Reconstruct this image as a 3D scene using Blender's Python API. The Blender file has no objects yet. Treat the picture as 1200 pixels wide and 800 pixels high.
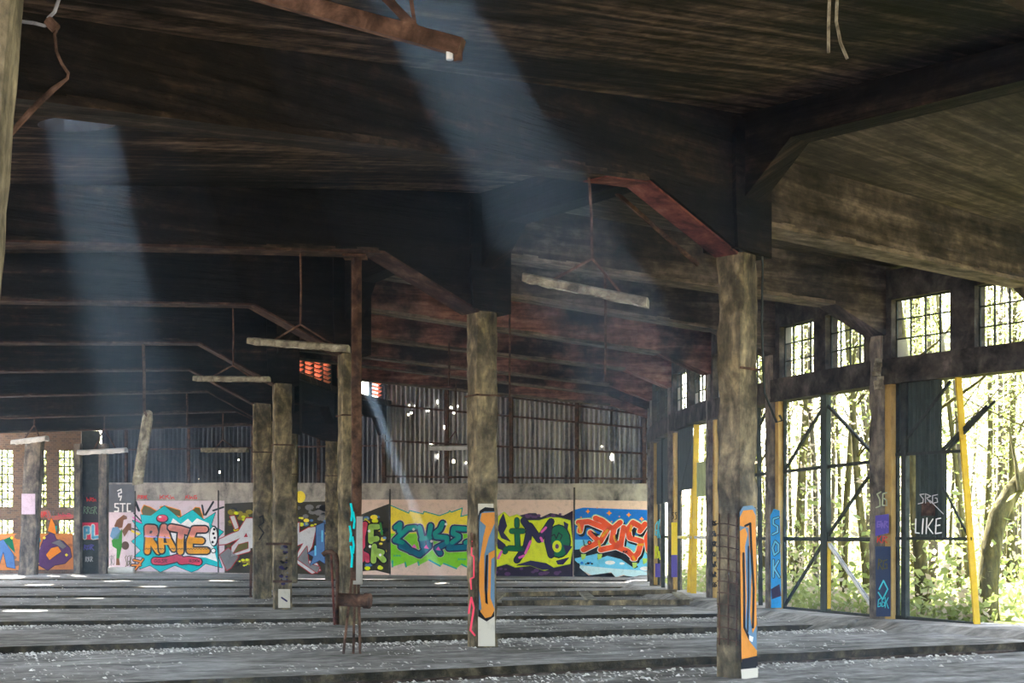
import bpy, bmesh, math, random
from mathutils import Vector, Matrix, noise
from mathutils.geometry import tessellate_polygon
random.seed(7)
C = bpy.context.scene
col = C.collection
V = Vector
FPX, HY, EYE = 1750.0, 623.0, 1.58

# ------------------------------------------------------------------ camera, sky, sun, exposure
cam = bpy.data.cameras.new('camera'); co = bpy.data.objects.new('camera', cam); col.objects.link(co)
co.location = (0, 0, EYE); co.rotation_euler = (math.pi/2, 0, 0)
cam.sensor_width = 36; cam.lens = FPX/1200*36; cam.shift_y = (HY-400)/1200
cam.clip_start = .05; cam.clip_end = 600
C.camera = co
SUN = V((-.44, 1.0, 1.016)).normalized()          # towards the sun: ahead and to the left
w = bpy.data.worlds.new('sky'); C.world = w; w.use_nodes = True
wn = w.node_tree.nodes; wl = w.node_tree.links
sky = wn.new('ShaderNodeTexSky'); sky.sky_type = 'NISHITA'; sky.sun_disc = False
sky.sun_elevation = math.asin(SUN.z); sky.sun_rotation = math.atan2(SUN.x, SUN.y)
sky.air_density = 1.3; sky.dust_density = 2.5; sky.ozone_density = 1.0
hs = wn.new('ShaderNodeHueSaturation'); hs.inputs['Saturation'].default_value = .62
wl.new(sky.outputs[0], hs.inputs['Color']); wl.new(hs.outputs[0], wn['Background'].inputs[0]); wn['Background'].inputs[1].default_value = .55
sl = bpy.data.lights.new('sun', 'SUN'); sl.energy = 27.0; sl.angle = .012; sl.color = (1, .95, .87)
so = bpy.data.objects.new('sun', sl); col.objects.link(so)
so.rotation_euler = SUN.to_track_quat('Z', 'Y').to_euler(); so.location = (-20, 40, 40)
vs = C.view_settings; vs.view_transform = 'Standard'; vs.look = 'None'; vs.gamma = 1; vs.exposure = 1.85
vs.use_curve_mapping = False
C.cycles.use_denoising = True
C.cycles.max_bounces = 7; C.cycles.diffuse_bounces = 4; C.cycles.glossy_bounces = 2
C.cycles.transmission_bounces = 3; C.cycles.volume_bounces = 0; C.cycles.transparent_max_bounces = 6
C.cycles.volume_step_rate = 4
HAZE_NEAR, HAZE_FAR = .0054, .0010

def at(px, py, Y):
    return V(((px-600)*Y/FPX, Y, EYE+(HY-py)*Y/FPX))

# ------------------------------------------------------------------ materials
MATS = {}
def nt(name):
    m = bpy.data.materials.new(name); m.use_nodes = True
    n = m.node_tree.nodes; l = m.node_tree.links
    return m, n, l, n['Principled BSDF']
def ramp(n, stops):
    r = n.new('ShaderNodeValToRGB'); e = r.color_ramp.elements
    while len(e) > 1: e.remove(e[-1])
    e[0].position = stops[0][0]; e[0].color = (*stops[0][1], 1)
    for p, c in stops[1:]:
        x = e.new(p); x.color = (*c, 1)
    return r
def surf(name, stops, scale=(1, 1, 1), nscale=3, detail=9, rough=.9, bump=.25, bscale=14, uv=False, stops2=None,
         scale2=(1, 1, 1), nscale2=1.2, mixr=(.42, .62), metal=0.0, dist=.03, distort=.4, spec=.06, fine=None):
    """layered noise surface: streaked colour, a second colour set in large patches, and relief"""
    if name in MATS: return MATS[name]
    m, n, l, b = nt(name)
    tc = n.new('ShaderNodeTexCoord')
    src = tc.outputs['UV'] if uv else tc.outputs['Object']
    def nz(sc, ns, dt, ds=0.0):
        mp = n.new('ShaderNodeMapping'); mp.inputs['Scale'].default_value = sc; l.new(src, mp.inputs[0])
        x = n.new('ShaderNodeTexNoise'); x.inputs['Scale'].default_value = ns; x.inputs['Detail'].default_value = dt
        x.inputs['Roughness'].default_value = .65; x.inputs['Distortion'].default_value = ds
        l.new(mp.outputs[0], x.inputs['Vector']); return x
    a = nz(scale, nscale, detail, distort)
    ao = a.outputs[0]
    fine = (.38 if uv else .25) if fine is None else fine
    if fine:
        fz = nz((.7, 1, 1), 6.5, 6, .3); mf = n.new('ShaderNodeMix'); mf.inputs[0].default_value = fine
        l.new(ao, mf.inputs[2]); l.new(fz.outputs[0], mf.inputs[3]); ao = mf.outputs[0]
    r = ramp(n, stops); l.new(ao, r.inputs[0])
    out = r.outputs[0]
    if stops2:
        r2 = ramp(n, stops2); l.new(ao, r2.inputs[0])
        p = nz(scale2, nscale2, 5)
        mr = n.new('ShaderNodeMapRange'); mr.inputs[1].default_value, mr.inputs[2].default_value = mixr
        l.new(p.outputs[0], mr.inputs[0])
        mx = n.new('ShaderNodeMix'); mx.data_type = 'RGBA'
        l.new(mr.outputs[0], mx.inputs[0]); l.new(out, mx.inputs[6]); l.new(r2.outputs[0], mx.inputs[7])
        out = mx.outputs[2]
    l.new(out, b.inputs['Base Color'])
    b.inputs['Roughness'].default_value = rough; b.inputs['Metallic'].default_value = metal
    b.inputs['Specular IOR Level'].default_value = spec
    if bump:
        h = nz((scale[0], scale[1], scale[2]), bscale, 6)
        bp = n.new('ShaderNodeBump'); bp.inputs['Strength'].default_value = bump; bp.inputs['Distance'].default_value = dist
        l.new(h.outputs[0], bp.inputs['Height']); l.new(bp.outputs[0], b.inputs['Normal'])
    MATS[name] = m; return m
def paint(name, c, rough=.75):
    k = 'paint_'+name
    if k in MATS: return MATS[k]
    d = tuple(x*.72 for x in c)
    return surf(k, [(.3, d), (.5, c), (.75, c)], nscale=5, rough=rough, bump=.05)
def srgb(r, g, b):
    f = lambda v: (v/255/12.92) if v/255 <= .04045 else ((v/255+.055)/1.055)**2.4
    return (f(r), f(g), f(b))

soot = surf('sooty concrete', [(.36, (.003, .003, .003)), (.52, (.010, .008, .007)), (.62, (.03, .02, .015)), (.74, (.15, .10, .075))],
            scale=(.22, 3.6, 3.6), nscale=1.9, uv=True, bump=.6, bscale=5, dist=.06,
            stops2=[(.35, (.002, .002, .002)), (.6, (.008, .007, .007)), (.75, (.035, .025, .02))], scale2=(.5, 1.3, 1.3), nscale2=.5, mixr=(.42, .56))
sootshadeslab = surf('soot and shade dark board marked ceiling', [(.36, (.006, .005, .005)), (.46, (.018, .012, .009)), (.56, (.08, .053, .04)), (.70, (.22, .15, .11))],
            scale=(.14, 3.4, 3.4), nscale=2.2, uv=True, bump=.6, bscale=4, dist=.05,
            stops2=[(.36, (.003, .003, .003)), (.55, (.014, .011, .010)), (.70, (.07, .05, .04))], scale2=(.5, 1.2, 1.2), nscale2=.55, mixr=(.44, .56))
greyslab = surf('grey board marked ceiling', [(.34, (.02, .016, .013)), (.5, (.055, .042, .034)), (.62, (.12, .093, .074)), (.76, (.23, .18, .14))],
            scale=(.14, 3.6, 3.6), nscale=2.2, uv=True, bump=.6, bscale=4, dist=.05,
            stops2=[(.36, (.012, .010, .009)), (.55, (.035, .028, .023)), (.70, (.10, .075, .058))], scale2=(.5, 1.2, 1.2), nscale2=.55, mixr=(.46, .60))
greybeam = surf('brown stained beam concrete', [(.36, (.016, .013, .011)), (.47, (.046, .035, .029)), (.56, (.095, .073, .06)), (.70, (.21, .163, .132))],
            scale=(.25, 2.6, 2.6), nscale=2.2, uv=True, bump=.6, bscale=6, dist=.05,
            stops2=[(.37, (.008, .007, .006)), (.53, (.028, .022, .018)), (.68, (.09, .068, .055))], nscale2=.55, mixr=(.44, .58))
bouncebeam = surf('red bounce tinted beam concrete', [(.36, (.04, .018, .015)), (.47, (.125, .055, .044)), (.57, (.24, .115, .09)), (.70, (.36, .22, .17))],
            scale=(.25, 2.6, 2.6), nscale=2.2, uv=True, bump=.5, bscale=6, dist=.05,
            stops2=[(.37, (.010, .007, .006)), (.53, (.03, .02, .017)), (.68, (.10, .065, .052))], nscale2=.42, mixr=(.44, .58))  # red bounce light on the far inner beams put into their colour
edgeb = surf('pale beam edge', [(.36, (.02, .016, .013)), (.47, (.07, .054, .042)), (.57, (.14, .11, .085)), (.70, (.27, .21, .16))], scale=(.4, 2, 2), nscale=2.2, uv=True, bump=.5, bscale=8, dist=.04)  # edge strips are paler than the beam faces
edges = surf('pale sooty beam edge', [(.40, (.004, .003, .003)), (.52, (.018, .013, .010)), (.62, (.06, .042, .032)), (.74, (.16, .115, .09))], scale=(.3, 2.4, 2.4), nscale=2.0, uv=True, bump=.5, bscale=8, dist=.04)
pillarc = surf('weathered pillar concrete', [(.36, (.018, .015, .011)), (.46, (.075, .062, .042)), (.55, (.19, .155, .10)), (.65, (.42, .33, .20))],
            scale=(1, 1, .45), nscale=3.2, bump=.8, bscale=9, dist=.05,
            stops2=[(.36, (.012, .011, .008)), (.53, (.06, .052, .034)), (.66, (.22, .18, .10))], nscale2=1.1, scale2=(1, 1, .5), mixr=(.45, .6))
darkconc = surf('dark facade concrete', [(.36, (.010, .009, .008)), (.48, (.036, .031, .027)), (.6, (.08, .068, .058)), (.75, (.2, .165, .135))],
            nscale=2.4, bump=.5, bscale=9, dist=.03)
facadec = surf('facade pillar concrete', [(.36, (.022, .02, .02)), (.48, (.10, .088, .082)), (.58, (.21, .18, .15)), (.7, (.38, .32, .25))],
            scale=(1, 1, .4), nscale=3, bump=.5, bscale=9, dist=.03)
wallc = surf('grey wall concrete', [(.34, (.05, .045, .045)), (.44, (.22, .20, .19)), (.55, (.38, .345, .315)), (.7, (.50, .46, .42))],
            scale=(1, 1, .5), nscale=1.4, bump=.3, bscale=8, dist=.03)
floorc = surf('dusty concrete floor', [(.34, (.08, .074, .068)), (.44, (.19, .18, .17)), (.53, (.31, .298, .285)), (.62, (.42, .405, .39)), (.72, (.68, .66, .64))],
            scale=(.75, 1.5, 1.5), nscale=1.5, detail=12, uv=True, bump=.6, bscale=14, dist=.04,
            stops2=[(.36, (.045, .04, .035)), (.48, (.13, .12, .105)), (.58, (.23, .215, .195)), (.67, (.6, .58, .55))], nscale2=.35, mixr=(.42, .62))
dirt = surf('dark track dirt', [(.3, (.012, .010, .008)), (.5, (.045, .037, .028)), (.68, (.12, .10, .075)), (.8, (.34, .31, .27))], nscale=5, bump=.9, bscale=22, dist=.05)
edgem = surf('mossy dark slab edge', [(.36, (.008, .007, .005)), (.5, (.026, .022, .015)), (.62, (.075, .062, .04)), (.75, (.2, .17, .13))], nscale=4, bump=.8, bscale=12, dist=.04)
rubblem = surf('pale rubble', [(.36, (.16, .15, .135)), (.48, (.38, .36, .335)), (.6, (.72, .70, .67))], nscale=4, bump=.3)
rust = surf('rust', [(.36, (.014, .009, .008)), (.48, (.05, .028, .020)), (.6, (.11, .062, .044)), (.74, (.22, .15, .115))], nscale=6, bump=.5, bscale=30, dist=.01)
rustred = surf('red oxide paint', [(.36, (.015, .007, .006)), (.48, (.075, .024, .02)), (.6, (.14, .052, .04)), (.74, (.22, .14, .10))], nscale=4, bump=.3, bscale=30, dist=.01)
oldrail = surf('old rail steel', [(.36, (.01, .008, .007)), (.5, (.04, .028, .022)), (.66, (.10, .075, .06))], nscale=6, bump=.5, bscale=30, dist=.01)
greymetal = surf('dull grey metal', [(.36, (.06, .055, .06)), (.55, (.2, .195, .21)), (.7, (.38, .37, .40))], nscale=9, bump=.3, bscale=30, dist=.01)
flangem = surf('worn brown flange', [(.3, (.008, .005, .004)), (.5, (.035, .02, .016)), (.7, (.11, .068, .05))], nscale=4, bump=.3, bscale=30, dist=.01)
steel = surf('dark steel', [(.3, (.010, .012, .012)), (.55, (.035, .04, .038)), (.8, (.09, .085, .07))], nscale=5, rough=.7, bump=.2)
steelgreen = surf('dark green steel sheet', [(.3, (.018, .024, .022)), (.55, (.045, .058, .052)), (.8, (.10, .10, .075))], scale=(2, 2, .3), nscale=3, rough=.65, bump=.15)
yellowp = surf('yellow paint', [(.25, (.13, .07, .02)), (.4, (.50, .33, .04)), (.7, (.66, .46, .05))], nscale=4, bump=.1)
ochre = surf('ochre paint', [(.3, (.16, .10, .04)), (.5, (.42, .28, .10)), (.75, (.55, .40, .17))], scale=(1, 1, .4), nscale=4, bump=.1)
greenp = surf('pale green paint', [(.3, (.20, .25, .12)), (.6, (.40, .46, .24))], nscale=3, bump=.1)
troughm = surf('flaking lamp trough', [(.34, (.05, .043, .032)), (.46, (.14, .122, .09)), (.57, (.26, .235, .175)), (.7, (.5, .47, .40))], nscale=7, bump=.6, bscale=30, dist=.015)
palemetal = surf('pale metal', [(.3, (.3, .3, .31)), (.6, (.6, .6, .62))], nscale=4, bump=.1)
corrug = surf('weathered corrugated sheet', [(.36, (.09, .088, .095)), (.46, (.25, .245, .255)), (.56, (.42, .41, .415)), (.72, (.58, .55, .53))],
            scale=(1.6, 1.6, .22), nscale=1.5, rough=.5, bump=.05, metal=.55, spec=.4,
            stops2=[(.36, (.02, .014, .012)), (.52, (.07, .045, .036)), (.7, (.2, .14, .11))], scale2=(1.3, 1.3, .25), nscale2=.8, mixr=(.54, .72))
corrugshade = surf('shade dark corrugated sheet', [(.36, (.02, .021, .026)), (.48, (.06, .062, .074)), (.6, (.11, .11, .125)), (.75, (.2, .19, .19))],
            scale=(1.6, 1.6, .22), nscale=1.5, rough=.5, bump=.05, metal=.5, spec=.4)  # darker copy of the sheet, shade on the left part painted in
louvrem = surf('red brown louvre paint', [(.3, (.30, .10, .07)), (.6, (.55, .22, .15))], nscale=4, bump=.1)
brickm = None
def mk_brick():
    m, n, l, b = nt('brick')
    tc = n.new('ShaderNodeTexCoord'); br = n.new('ShaderNodeTexBrick')
    mp = n.new('ShaderNodeMapping'); mp.inputs['Rotation'].default_value = (math.pi/2, 0, 0); l.new(tc.outputs['Object'], mp.inputs[0])
    l.new(mp.outputs[0], br.inputs['Vector'])
    br.inputs['Color1'].default_value = (.17, .095, .055, 1); br.inputs['Color2'].default_value = (.09, .055, .038, 1)
    br.inputs['Mortar'].default_value = (.18, .14, .10, 1); br.inputs['Scale'].default_value = 3.2; br.inputs['Mortar Size'].default_value = .02
    l.new(br.outputs[0], b.inputs['Base Color']); b.inputs['Roughness'].default_value = .95
    return m
brickm = mk_brick()
grassm = surf('woodland ground', [(.34, (.10, .12, .03)), (.5, (.22, .25, .06)), (.64, (.32, .33, .11)), (.78, (.40, .34, .22))], nscale=1.6, bump=.8, bscale=10, dist=.1)
outdirt = surf('bare earth', [(.3, (.12, .10, .07)), (.7, (.3, .26, .2))], nscale=.6, bump=.3)
bark = surf('mossy bark', [(.34, (.025, .022, .010)), (.5, (.08, .072, .028)), (.62, (.15, .13, .055)), (.78, (.24, .20, .13))], scale=(1, 1, .25), nscale=7, bump=.8, bscale=16, dist=.03)
barkd = surf('grey bark', [(.34, (.035, .03, .02)), (.55, (.11, .095, .065)), (.75, (.22, .19, .14))], scale=(1, 1, .25), nscale=7, bump=.8, bscale=16, dist=.03)
def mk_leaf(name, c1, c2):
    m, n, l, b = nt(name)
    oi = n.new('ShaderNodeTexCoord'); nz = n.new('ShaderNodeTexNoise'); nz.inputs['Scale'].default_value = 1.3
    l.new(oi.outputs['Object'], nz.inputs['Vector']); r = ramp(n, [(.35, c1), (.65, c2)]); l.new(nz.outputs[0], r.inputs[0])
    l.new(r.outputs[0], b.inputs['Base Color']); b.inputs['Roughness'].default_value = .6
    tr = n.new('ShaderNodeBsdfTranslucent'); l.new(r.outputs[0], tr.inputs[0])
    mx = n.new('ShaderNodeMixShader'); mx.inputs[0].default_value = .5
    l.new(b.outputs[0], mx.inputs[1]); l.new(tr.outputs[0], mx.inputs[2]); l.new(mx.outputs[0], n['Material Output'].inputs[0])
    return m
leafm = mk_leaf('spring leaves', (.17, .22, .05), (.30, .34, .12))
leafp = mk_leaf('dry pale leaves', (.40, .33, .24), (.50, .42, .33))
def mk_glass():
    m, n, l, b = nt('dusty window glass')
    tr = n.new('ShaderNodeBsdfTransparent'); tr.inputs[0].default_value = (.95, .97, .95, 1)
    b.inputs['Base Color'].default_value = (.75, .75, .72, 1); b.inputs['Roughness'].default_value = .4
    mx = n.new('ShaderNodeMixShader'); mx.inputs[0].default_value = .35
    l.new(tr.outputs[0], mx.inputs[1]); l.new(b.outputs[0], mx.inputs[2]); l.new(mx.outputs[0], n['Material Output'].inputs[0])
    return m
glassm = mk_glass()

# ------------------------------------------------------------------ mesh building
class MB:
    def __init__(self): self.v = []; self.f = []; self.m = []; self.mats = []
    def mi(self, mat):
        if mat not in self.mats: self.mats.append(mat)
        return self.mats.index(mat)
    def add(self, vs, fs, mat):
        o = len(self.v); self.v += [V(p) for p in vs]; k = self.mi(mat)
        for f in fs: self.f.append(tuple(i+o for i in f)); self.m.append(k)
        return self
    def box(self, c, size, mat, ax=(1, 0, 0), ay=None, az=(0, 0, 1)):
        ax = V(ax).normalized(); az = V(az).normalized(); ay = V(ay).normalized() if ay else az.cross(ax).normalized()
        c = V(c); s = V(size)/2; vs = []
        for k in (-1, 1):
            for j in (-1, 1):
                for i in (-1, 1): vs.append(c+ax*(i*s.x)+ay*(j*s.y)+az*(k*s.z))
        return self.add(vs, [(0, 2, 3, 1), (4, 5, 7, 6), (0, 1, 5, 4), (2, 6, 7, 3), (0, 4, 6, 2), (1, 3, 7, 5)], mat)
    def bar(self, a, b, w, h, mat, up=(0, 0, 1)):
        a = V(a); b = V(b); d = (b-a); L = d.length
        if L < 1e-6: return self
        d /= L; up = V(up)
        if abs(d.dot(up)) > .95: up = V((1, 0, 0))
        s = d.cross(up).normalized(); u = s.cross(d).normalized()
        return self.box((a+b)/2, (L, w, h), mat, d, s, u)
    def tube(self, pts, r, mat, n=8, cap=True):
        pts = [V(p) for p in pts]; rs = r if isinstance(r, (list, tuple)) else [r]*len(pts)
        vs = []; fs = []; prev = None
        for i, p in enumerate(pts):
            d = (pts[min(i+1, len(pts)-1)]-pts[max(i-1, 0)]).normalized()
            if prev is None:
                s = d.cross(V((0, 0, 1)) if abs(d.z) < .9 else V((1, 0, 0))).normalized()
            else: s = (prev-d*prev.dot(d)).normalized()
            prev = s; u = d.cross(s)
            for k in range(n):
                a = 2*math.pi*k/n; vs.append(p+(s*math.cos(a)+u*math.sin(a))*rs[i])
        for i in range(len(pts)-1):
            for k in range(n):
                a, b = i*n+k, i*n+(k+1) % n; fs.append((a, b, b+n, a+n))
        if cap: fs.append(tuple(range(n))[::-1]); fs.append(tuple(range((len(pts)-1)*n, len(pts)*n)))
        return self.add(vs, fs, mat)
    def prism(self, prof, o, ax, ay, hw, mat):
        """profile (x along ax, z up) extruded +-hw along ay"""
        o = V(o); ax = V(ax); ay = V(ay); n = len(prof)
        P = [[o+ax*x+V((0, 0, z))+ay*s for x, z in prof] for s in (-hw, hw)]
        tri = tessellate_polygon([[V((x, z, 0)) for x, z in prof]])
        fs = [t for t in tri]+[tuple(i+n for i in t) for t in tri]
        fs += [(i, (i+1) % n, (i+1) % n+n, i+n) for i in range(n)]
        return self.add(P[0]+P[1], fs, mat)
    def column(self, base, ax, sx, sy, z0, z1, mat, step=.12, amp=.012, lean=(0, 0)):
        """square post with chipped edges"""
        ax = V(ax).normalized(); ay = V((0, 0, 1)).cross(ax); n = max(2, int((z1-z0)/step)); m = 5; base = V(base)
        ring = []
        for s in range(4):
            for t in range(m):
                q = -1+2*t/m; ring.append([(q, -1), (1, q), (-q, 1), (-1, -q)][s])
        vs = []; L = len(ring)
        for i in range(n+1):
            z = z0+(z1-z0)*i/n
            for (a, b) in ring:
                c = abs(a*b); k = 1-.06*(c > .9)
                p = base+ax*(a*sx/2*k)+ay*(b*sy/2*k)+V((lean[0]*z, lean[1]*z, z))
                q = noise.noise(p*4.0)*amp+noise.noise(p*13)*amp*.8
                if c > .9: q -= max(0, noise.noise(p*2.6))*.07
                d = (ax*a+ay*b).normalized(); vs.append(p+d*q)
        fs = [(i*L+k, i*L+(k+1) % L, (i+1)*L+(k+1) % L, (i+1)*L+k) for i in range(n) for k in range(L)]
        fs += [tuple(range(L))[::-1], tuple(range(n*L, (n+1)*L))]
        return self.add(vs, fs, mat)
    def build(self, name, parent=None, origin=(0, 0, 0), udir=None, smooth=False):
        o0 = V(origin) if parent is None else parent.matrix_basis.translation.copy()
        if parent is not None and parent.parent: o0 = o0+parent.parent.matrix_basis.translation
        me = bpy.data.meshes.new(name)
        me.from_pydata([p-o0 for p in self.v], [], self.f)
        for m in self.mats: me.materials.append(m)
        for p, k in zip(me.polygons, self.m): p.material_index = k; p.use_smooth = smooth
        if udir is not None:
            d = V(udir).normalized(); pr = V((-d.y, d.x, 0)); uv = me.uv_layers.new(name='UVMap')
            for lp in me.loops:
                q = self.v[lp.vertex_index]; uv.data[lp.index].uv = (q.dot(d), q.dot(pr)+q.z)
        b = bmesh.new(); b.from_mesh(me); bmesh.ops.recalc_face_normals(b, faces=b.faces); b.to_mesh(me); b.free()
        o = bpy.data.objects.new(name, me); col.objects.link(o)
        if parent is not None: o.parent = parent
        else: o.location = o0
        return o
def tag(o, label=None, cat=None, group=None, kind=None):
    if label: o['label'] = label
    if cat: o['category'] = cat
    if group: o['group'] = group
    if kind: o['kind'] = kind
    return o
def empty(name, loc, label, cat, group=None, kind=None):
    o = bpy.data.objects.new(name, None); col.objects.link(o); o.location = loc; o.empty_display_size = .2
    return tag(o, label, cat, group, kind)
def struct(o): o['kind'] = 'structure'; return o

# ------------------------------------------------------------------ the radial frames of the shed
P = {-2: (9.6, 9.0), -1: (5.9, 12.5), 0: (2.46, 16.33), 1: (-.41, 20.6), 2: (-2.77, 25.4), 3: (-4.7, 30.55), 4: (-5.91, 35.3), 5: (-6.65, 41.0),
     6: (-6.83, 46.0), 7: (-6.02, 50.0), 8: (-4.7, 54.8)}
F = {-2: (14.0, 16.6), -1: (11.0, 19.2), 0: (8.25, 22.2), 1: (6.26, 25.25), 2: (5.05, 28.6), 3: (4.5, 33.2), 4: (4.1, 37.6), 5: (4.05, 42.0), 6: (4.3, 45.6),
     7: (4.6, 49.0), 8: (5.2, 52.2)}
P = {k: V((*p, 0)) for k, p in P.items()}; F = {k: V((*p, 0)) for k, p in F.items()}
D = {k: (F[k]-P[k]).normalized() for k in P}; LEN = {k: (F[k]-P[k]).length for k in P}
ZL = {-2: (5.1, 3.7), -1: (5.1, 3.7), 0: (5.12, 3.98), 1: (5.24, 4.15), 2: (5.34, 4.8), 3: (5.38, 4.95), 4: (5.38, 4.9), 5: (5.42, 5.0), 6: (5.3, 4.95), 7: (5.2, 4.9), 8: (5.2, 5.0)}
ZR = {-2: (4.95, 5.0), -1: (4.95, 5.05), 0: (4.95, 5.1), 1: (5.38, 5.28), 2: (5.98, 5.25), 3: (6.32, 5.35), 4: (6.4, 5.5), 5: (6.62, 5.55), 6: (6.88, 5.6), 7: (6.7, 5.6), 8: (6.7, 5.6)}
OUT = 15.0
def ztopL(k, s):            # underside of the outer roof slab, s metres outwards from the pillar
    a, b = ZL[k]; return a+(b-a)*s/OUT+1.0-.35*min(s, 8)/8
def ztopR(k, s):
    a, b = ZR[k]; return a+(b-a)*s/LEN[k]+.75
def side(k): return V((-D[k].y, D[k].x, 0))

# ---- floor: dirt bed, raised concrete strips between the tracks
fl = MB(); fl.box((-6, 30, -.36), (60, 74, .3), dirt)
struct(fl.build('floor', udir=(1, 0, 0)))
TR = [(-2.5, 37), (4.2, 34), (10.8, 31), (16.97, 27), (22.7, 22), (27.4, 11.5), (32.6, 7), (37.0, 3), (42.5, 0), (48.5, -4), (56.0, -13)]
def tline(i, x):
    y0, a = TR[i]; return y0+x*math.tan(math.radians(a))
FE = [V((15.5, 15.0, 0))]+[F[k] for k in range(-2, 9)]
def fx(y):                  # x of the door line at depth y
    pts = FE
    for a, b in zip(pts[:-1], pts[1:]):
        if a.y <= y <= b.y: return a.x+(b.x-a.x)*(y-a.y)/(b.y-a.y)
    return pts[0].x if y < pts[0].y else pts[-1].x
for i in range(len(TR)-1):
    m = MB(); N = 44; g0, g1 = .7, .7
    if i == len(TR)-2: g1 = -.2
    lo, hi = [], []
    for j in range(N+1):
        t = j/N
        def edge(ii, off):
            x = -24.0; xr = 12.0
            for _ in range(12): xr = fx(tline(ii, xr)+off)-.05
            xx = x+(xr-x)*t
            jag = noise.noise(V((xx*1.7, ii*7.3+off*3, 0)))*.07+noise.noise(V((xx*6, ii*3.3+off*3, 4)))*.035
            return V((xx, tline(ii, xx)+off+jag, 0))
        lo.append(edge(i, g0)); hi.append(edge(i+1, -g1))
    vs = []
    for z in (-.22, 0):
        for a, b in zip(lo, hi):
            for q in range(7): p = a.lerp(b, q/6); vs.append(V((p.x, p.y, z+((noise.noise(p*.8)*.012+noise.noise(p*3)*.005) if z == 0 else 0))))
    W = 7; H = (N+1)*W; fs = []
    for j in range(N):
        for q in range(6):
            a = j*W+q; fs.append((H+a, H+a+1, H+a+W+1, H+a+W))
        fs.append((j*W, (j+1)*W, H+(j+1)*W, H+j*W)); fs.append((j*W+6, H+j*W+6, H+(j+1)*W+6, (j+1)*W+6))
    fs.append(tuple([0*W+q for q in range(W)]+[H+q for q in reversed(range(W))])); e = N*W
    fs.append(tuple([e+q for q in range(W)]+[H+e+q for q in reversed(range(W))]))
    m.add(vs, [f for q, f in enumerate(fs) if q % 8 < 6 or q >= N*8], floorc); m.f = m.f; kk = m.mi(edgem)
    for q, f in enumerate(fs):
        if q % 8 >= 6 and q < N*8: m.f.append(f); m.m.append(kk)
    struct(m.build('floor', udir=(math.cos(math.radians(TR[i][1])), math.sin(math.radians(TR[i][1])), 0)))
# door sills along the facade, a low worn concrete step
m = MB()
for k in range(-1, 8):
    a, b = F[k], F[k+1]; d = (b-a).normalized(); nrm = V((-d.y, d.x, 0))
    if nrm.x > 0: nrm = -nrm
    n = 10; top = []; 
    vs = []
    for j in range(n+1):
        p = a.lerp(b, j/n); wq = 1.05+noise.noise(p*1.3)*.45
        z = .13 if k < 4 else .07
        vs += [p-nrm*.35+V((0, 0, -.2)), p-nrm*.35+V((0, 0, z)), p+nrm*wq*.6+V((0, 0, z*.9)), p+nrm*wq+V((0, 0, -.1))]
    fs = []
    for j in range(n):
        for q in range(3): fs.append((j*4+q, j*4+q+1, (j+1)*4+q+1, (j+1)*4+q))
    fs += [(0, 1, 2, 3), (n*4, n*4+1, n*4+2, n*4+3)]
    m.add(vs, fs, floorc)
struct(m.build('floor', udir=(1, 0, 0)))
# outdoor ground
m = MB(); N = 40
vs = [V((-60+150*i/N, -40+210*j/N, -.17)) for j in range(N+1) for i in range(N+1)]
m.add(vs, [(j*(N+1)+i, j*(N+1)+i+1, (j+1)*(N+1)+i+1, (j+1)*(N+1)+i) for j in range(N) for i in range(N)], outdirt)
g = struct(m.build('ground'))
m = MB(); N = 50; vs = []
for j in range(N+1):
    y = 14+120*(j/N)**1.5
    x0 = fx(y)+.34
    for i in range(N+1):
        x = x0+75*(i/N)**1.6; d = x-x0
        vs.append(V((x, y, .02+min(d, 4)*.02+noise.noise(V((x*.4, y*.4, 0)))*.12*min(1, d)+.012*d)))
m.add(vs, [(j*(N+1)+i, j*(N+1)+i+1, (j+1)*(N+1)+i+1, (j+1)*(N+1)+i) for j in range(N) for i in range(N)], grassm)
struct(m.build('ground', smooth=True))

# ---- roof slabs (ceiling), with round smoke holes
PATCH = [(137, 680.5), (46, 685), (100, 701), (33, 715), (178, 687), (258, 680), (-8, 731), (510, 694)]
holes = []
for px, py in PATCH:
    Y = EYE*FPX/(py-HY); p = V(((px-600)*Y/FPX, Y, 0)); holes.append((p, (.44 if px < 400 else .2)))
def slab(k0, k1, right):
    a, b = (P, P)
    n = 10; top = []
    L0, L1 = (LEN[k0]+.5, LEN[k1]+.5) if right else (OUT, OUT)
    vs = []
    for dz in (0, .18):
        for j in range(n+1):
            for q in range(5):
                t = j/n; u = q/4
                def pt(k, L):
                    s = (0 if right else .3)+(L-(0 if right else .3))*t
                    if right: return P[k]+D[k]*s+V((0, 0, ztopR(k, s)))
                    return P[k]-D[k]*(s-.6)+V((0, 0, ztopL(k, max(0, s-.6))))
                vs.append(pt(k0, L0).lerp(pt(k1, L1), u)+V((0, 0, dz)))
    W = 5; H = (n+1)*W; fs = []
    for j in range(n):
        for q in range(4):
            a = j*W+q; fs += [(a, a+1, a+W+1, a+W), (H+a, H+a+W, H+a+W+1, H+a+1)]
        fs += [(j*W, (j+1)*W, H+(j+1)*W, H+j*W), (j*W+4, H+j*W+4, H+(j+1)*W+4, (j+1)*W+4)]
    for q in range(4):
        e = n*W; fs += [(q, H+q, H+q+1, q+1), (e+q, e+q+1, H+e+q+1, H+e+q)]
    return vs, fs
def slab_points(k):
    out = []
    for i in range(90):
        s = .3+(OUT-.3)*i/90
        for j in range(40):
            u = j/39
            f = lambda kk: P[kk]-D[kk]*s+V((0, 0, ztopL(kk, s)))
            out.append(f(k).lerp(f(k+1), u))
    return out
def best(ks, cost):
    return min(((cost(q), k, q) for k in ks for q in slab_points(k)), key=lambda t: t[0])
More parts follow.
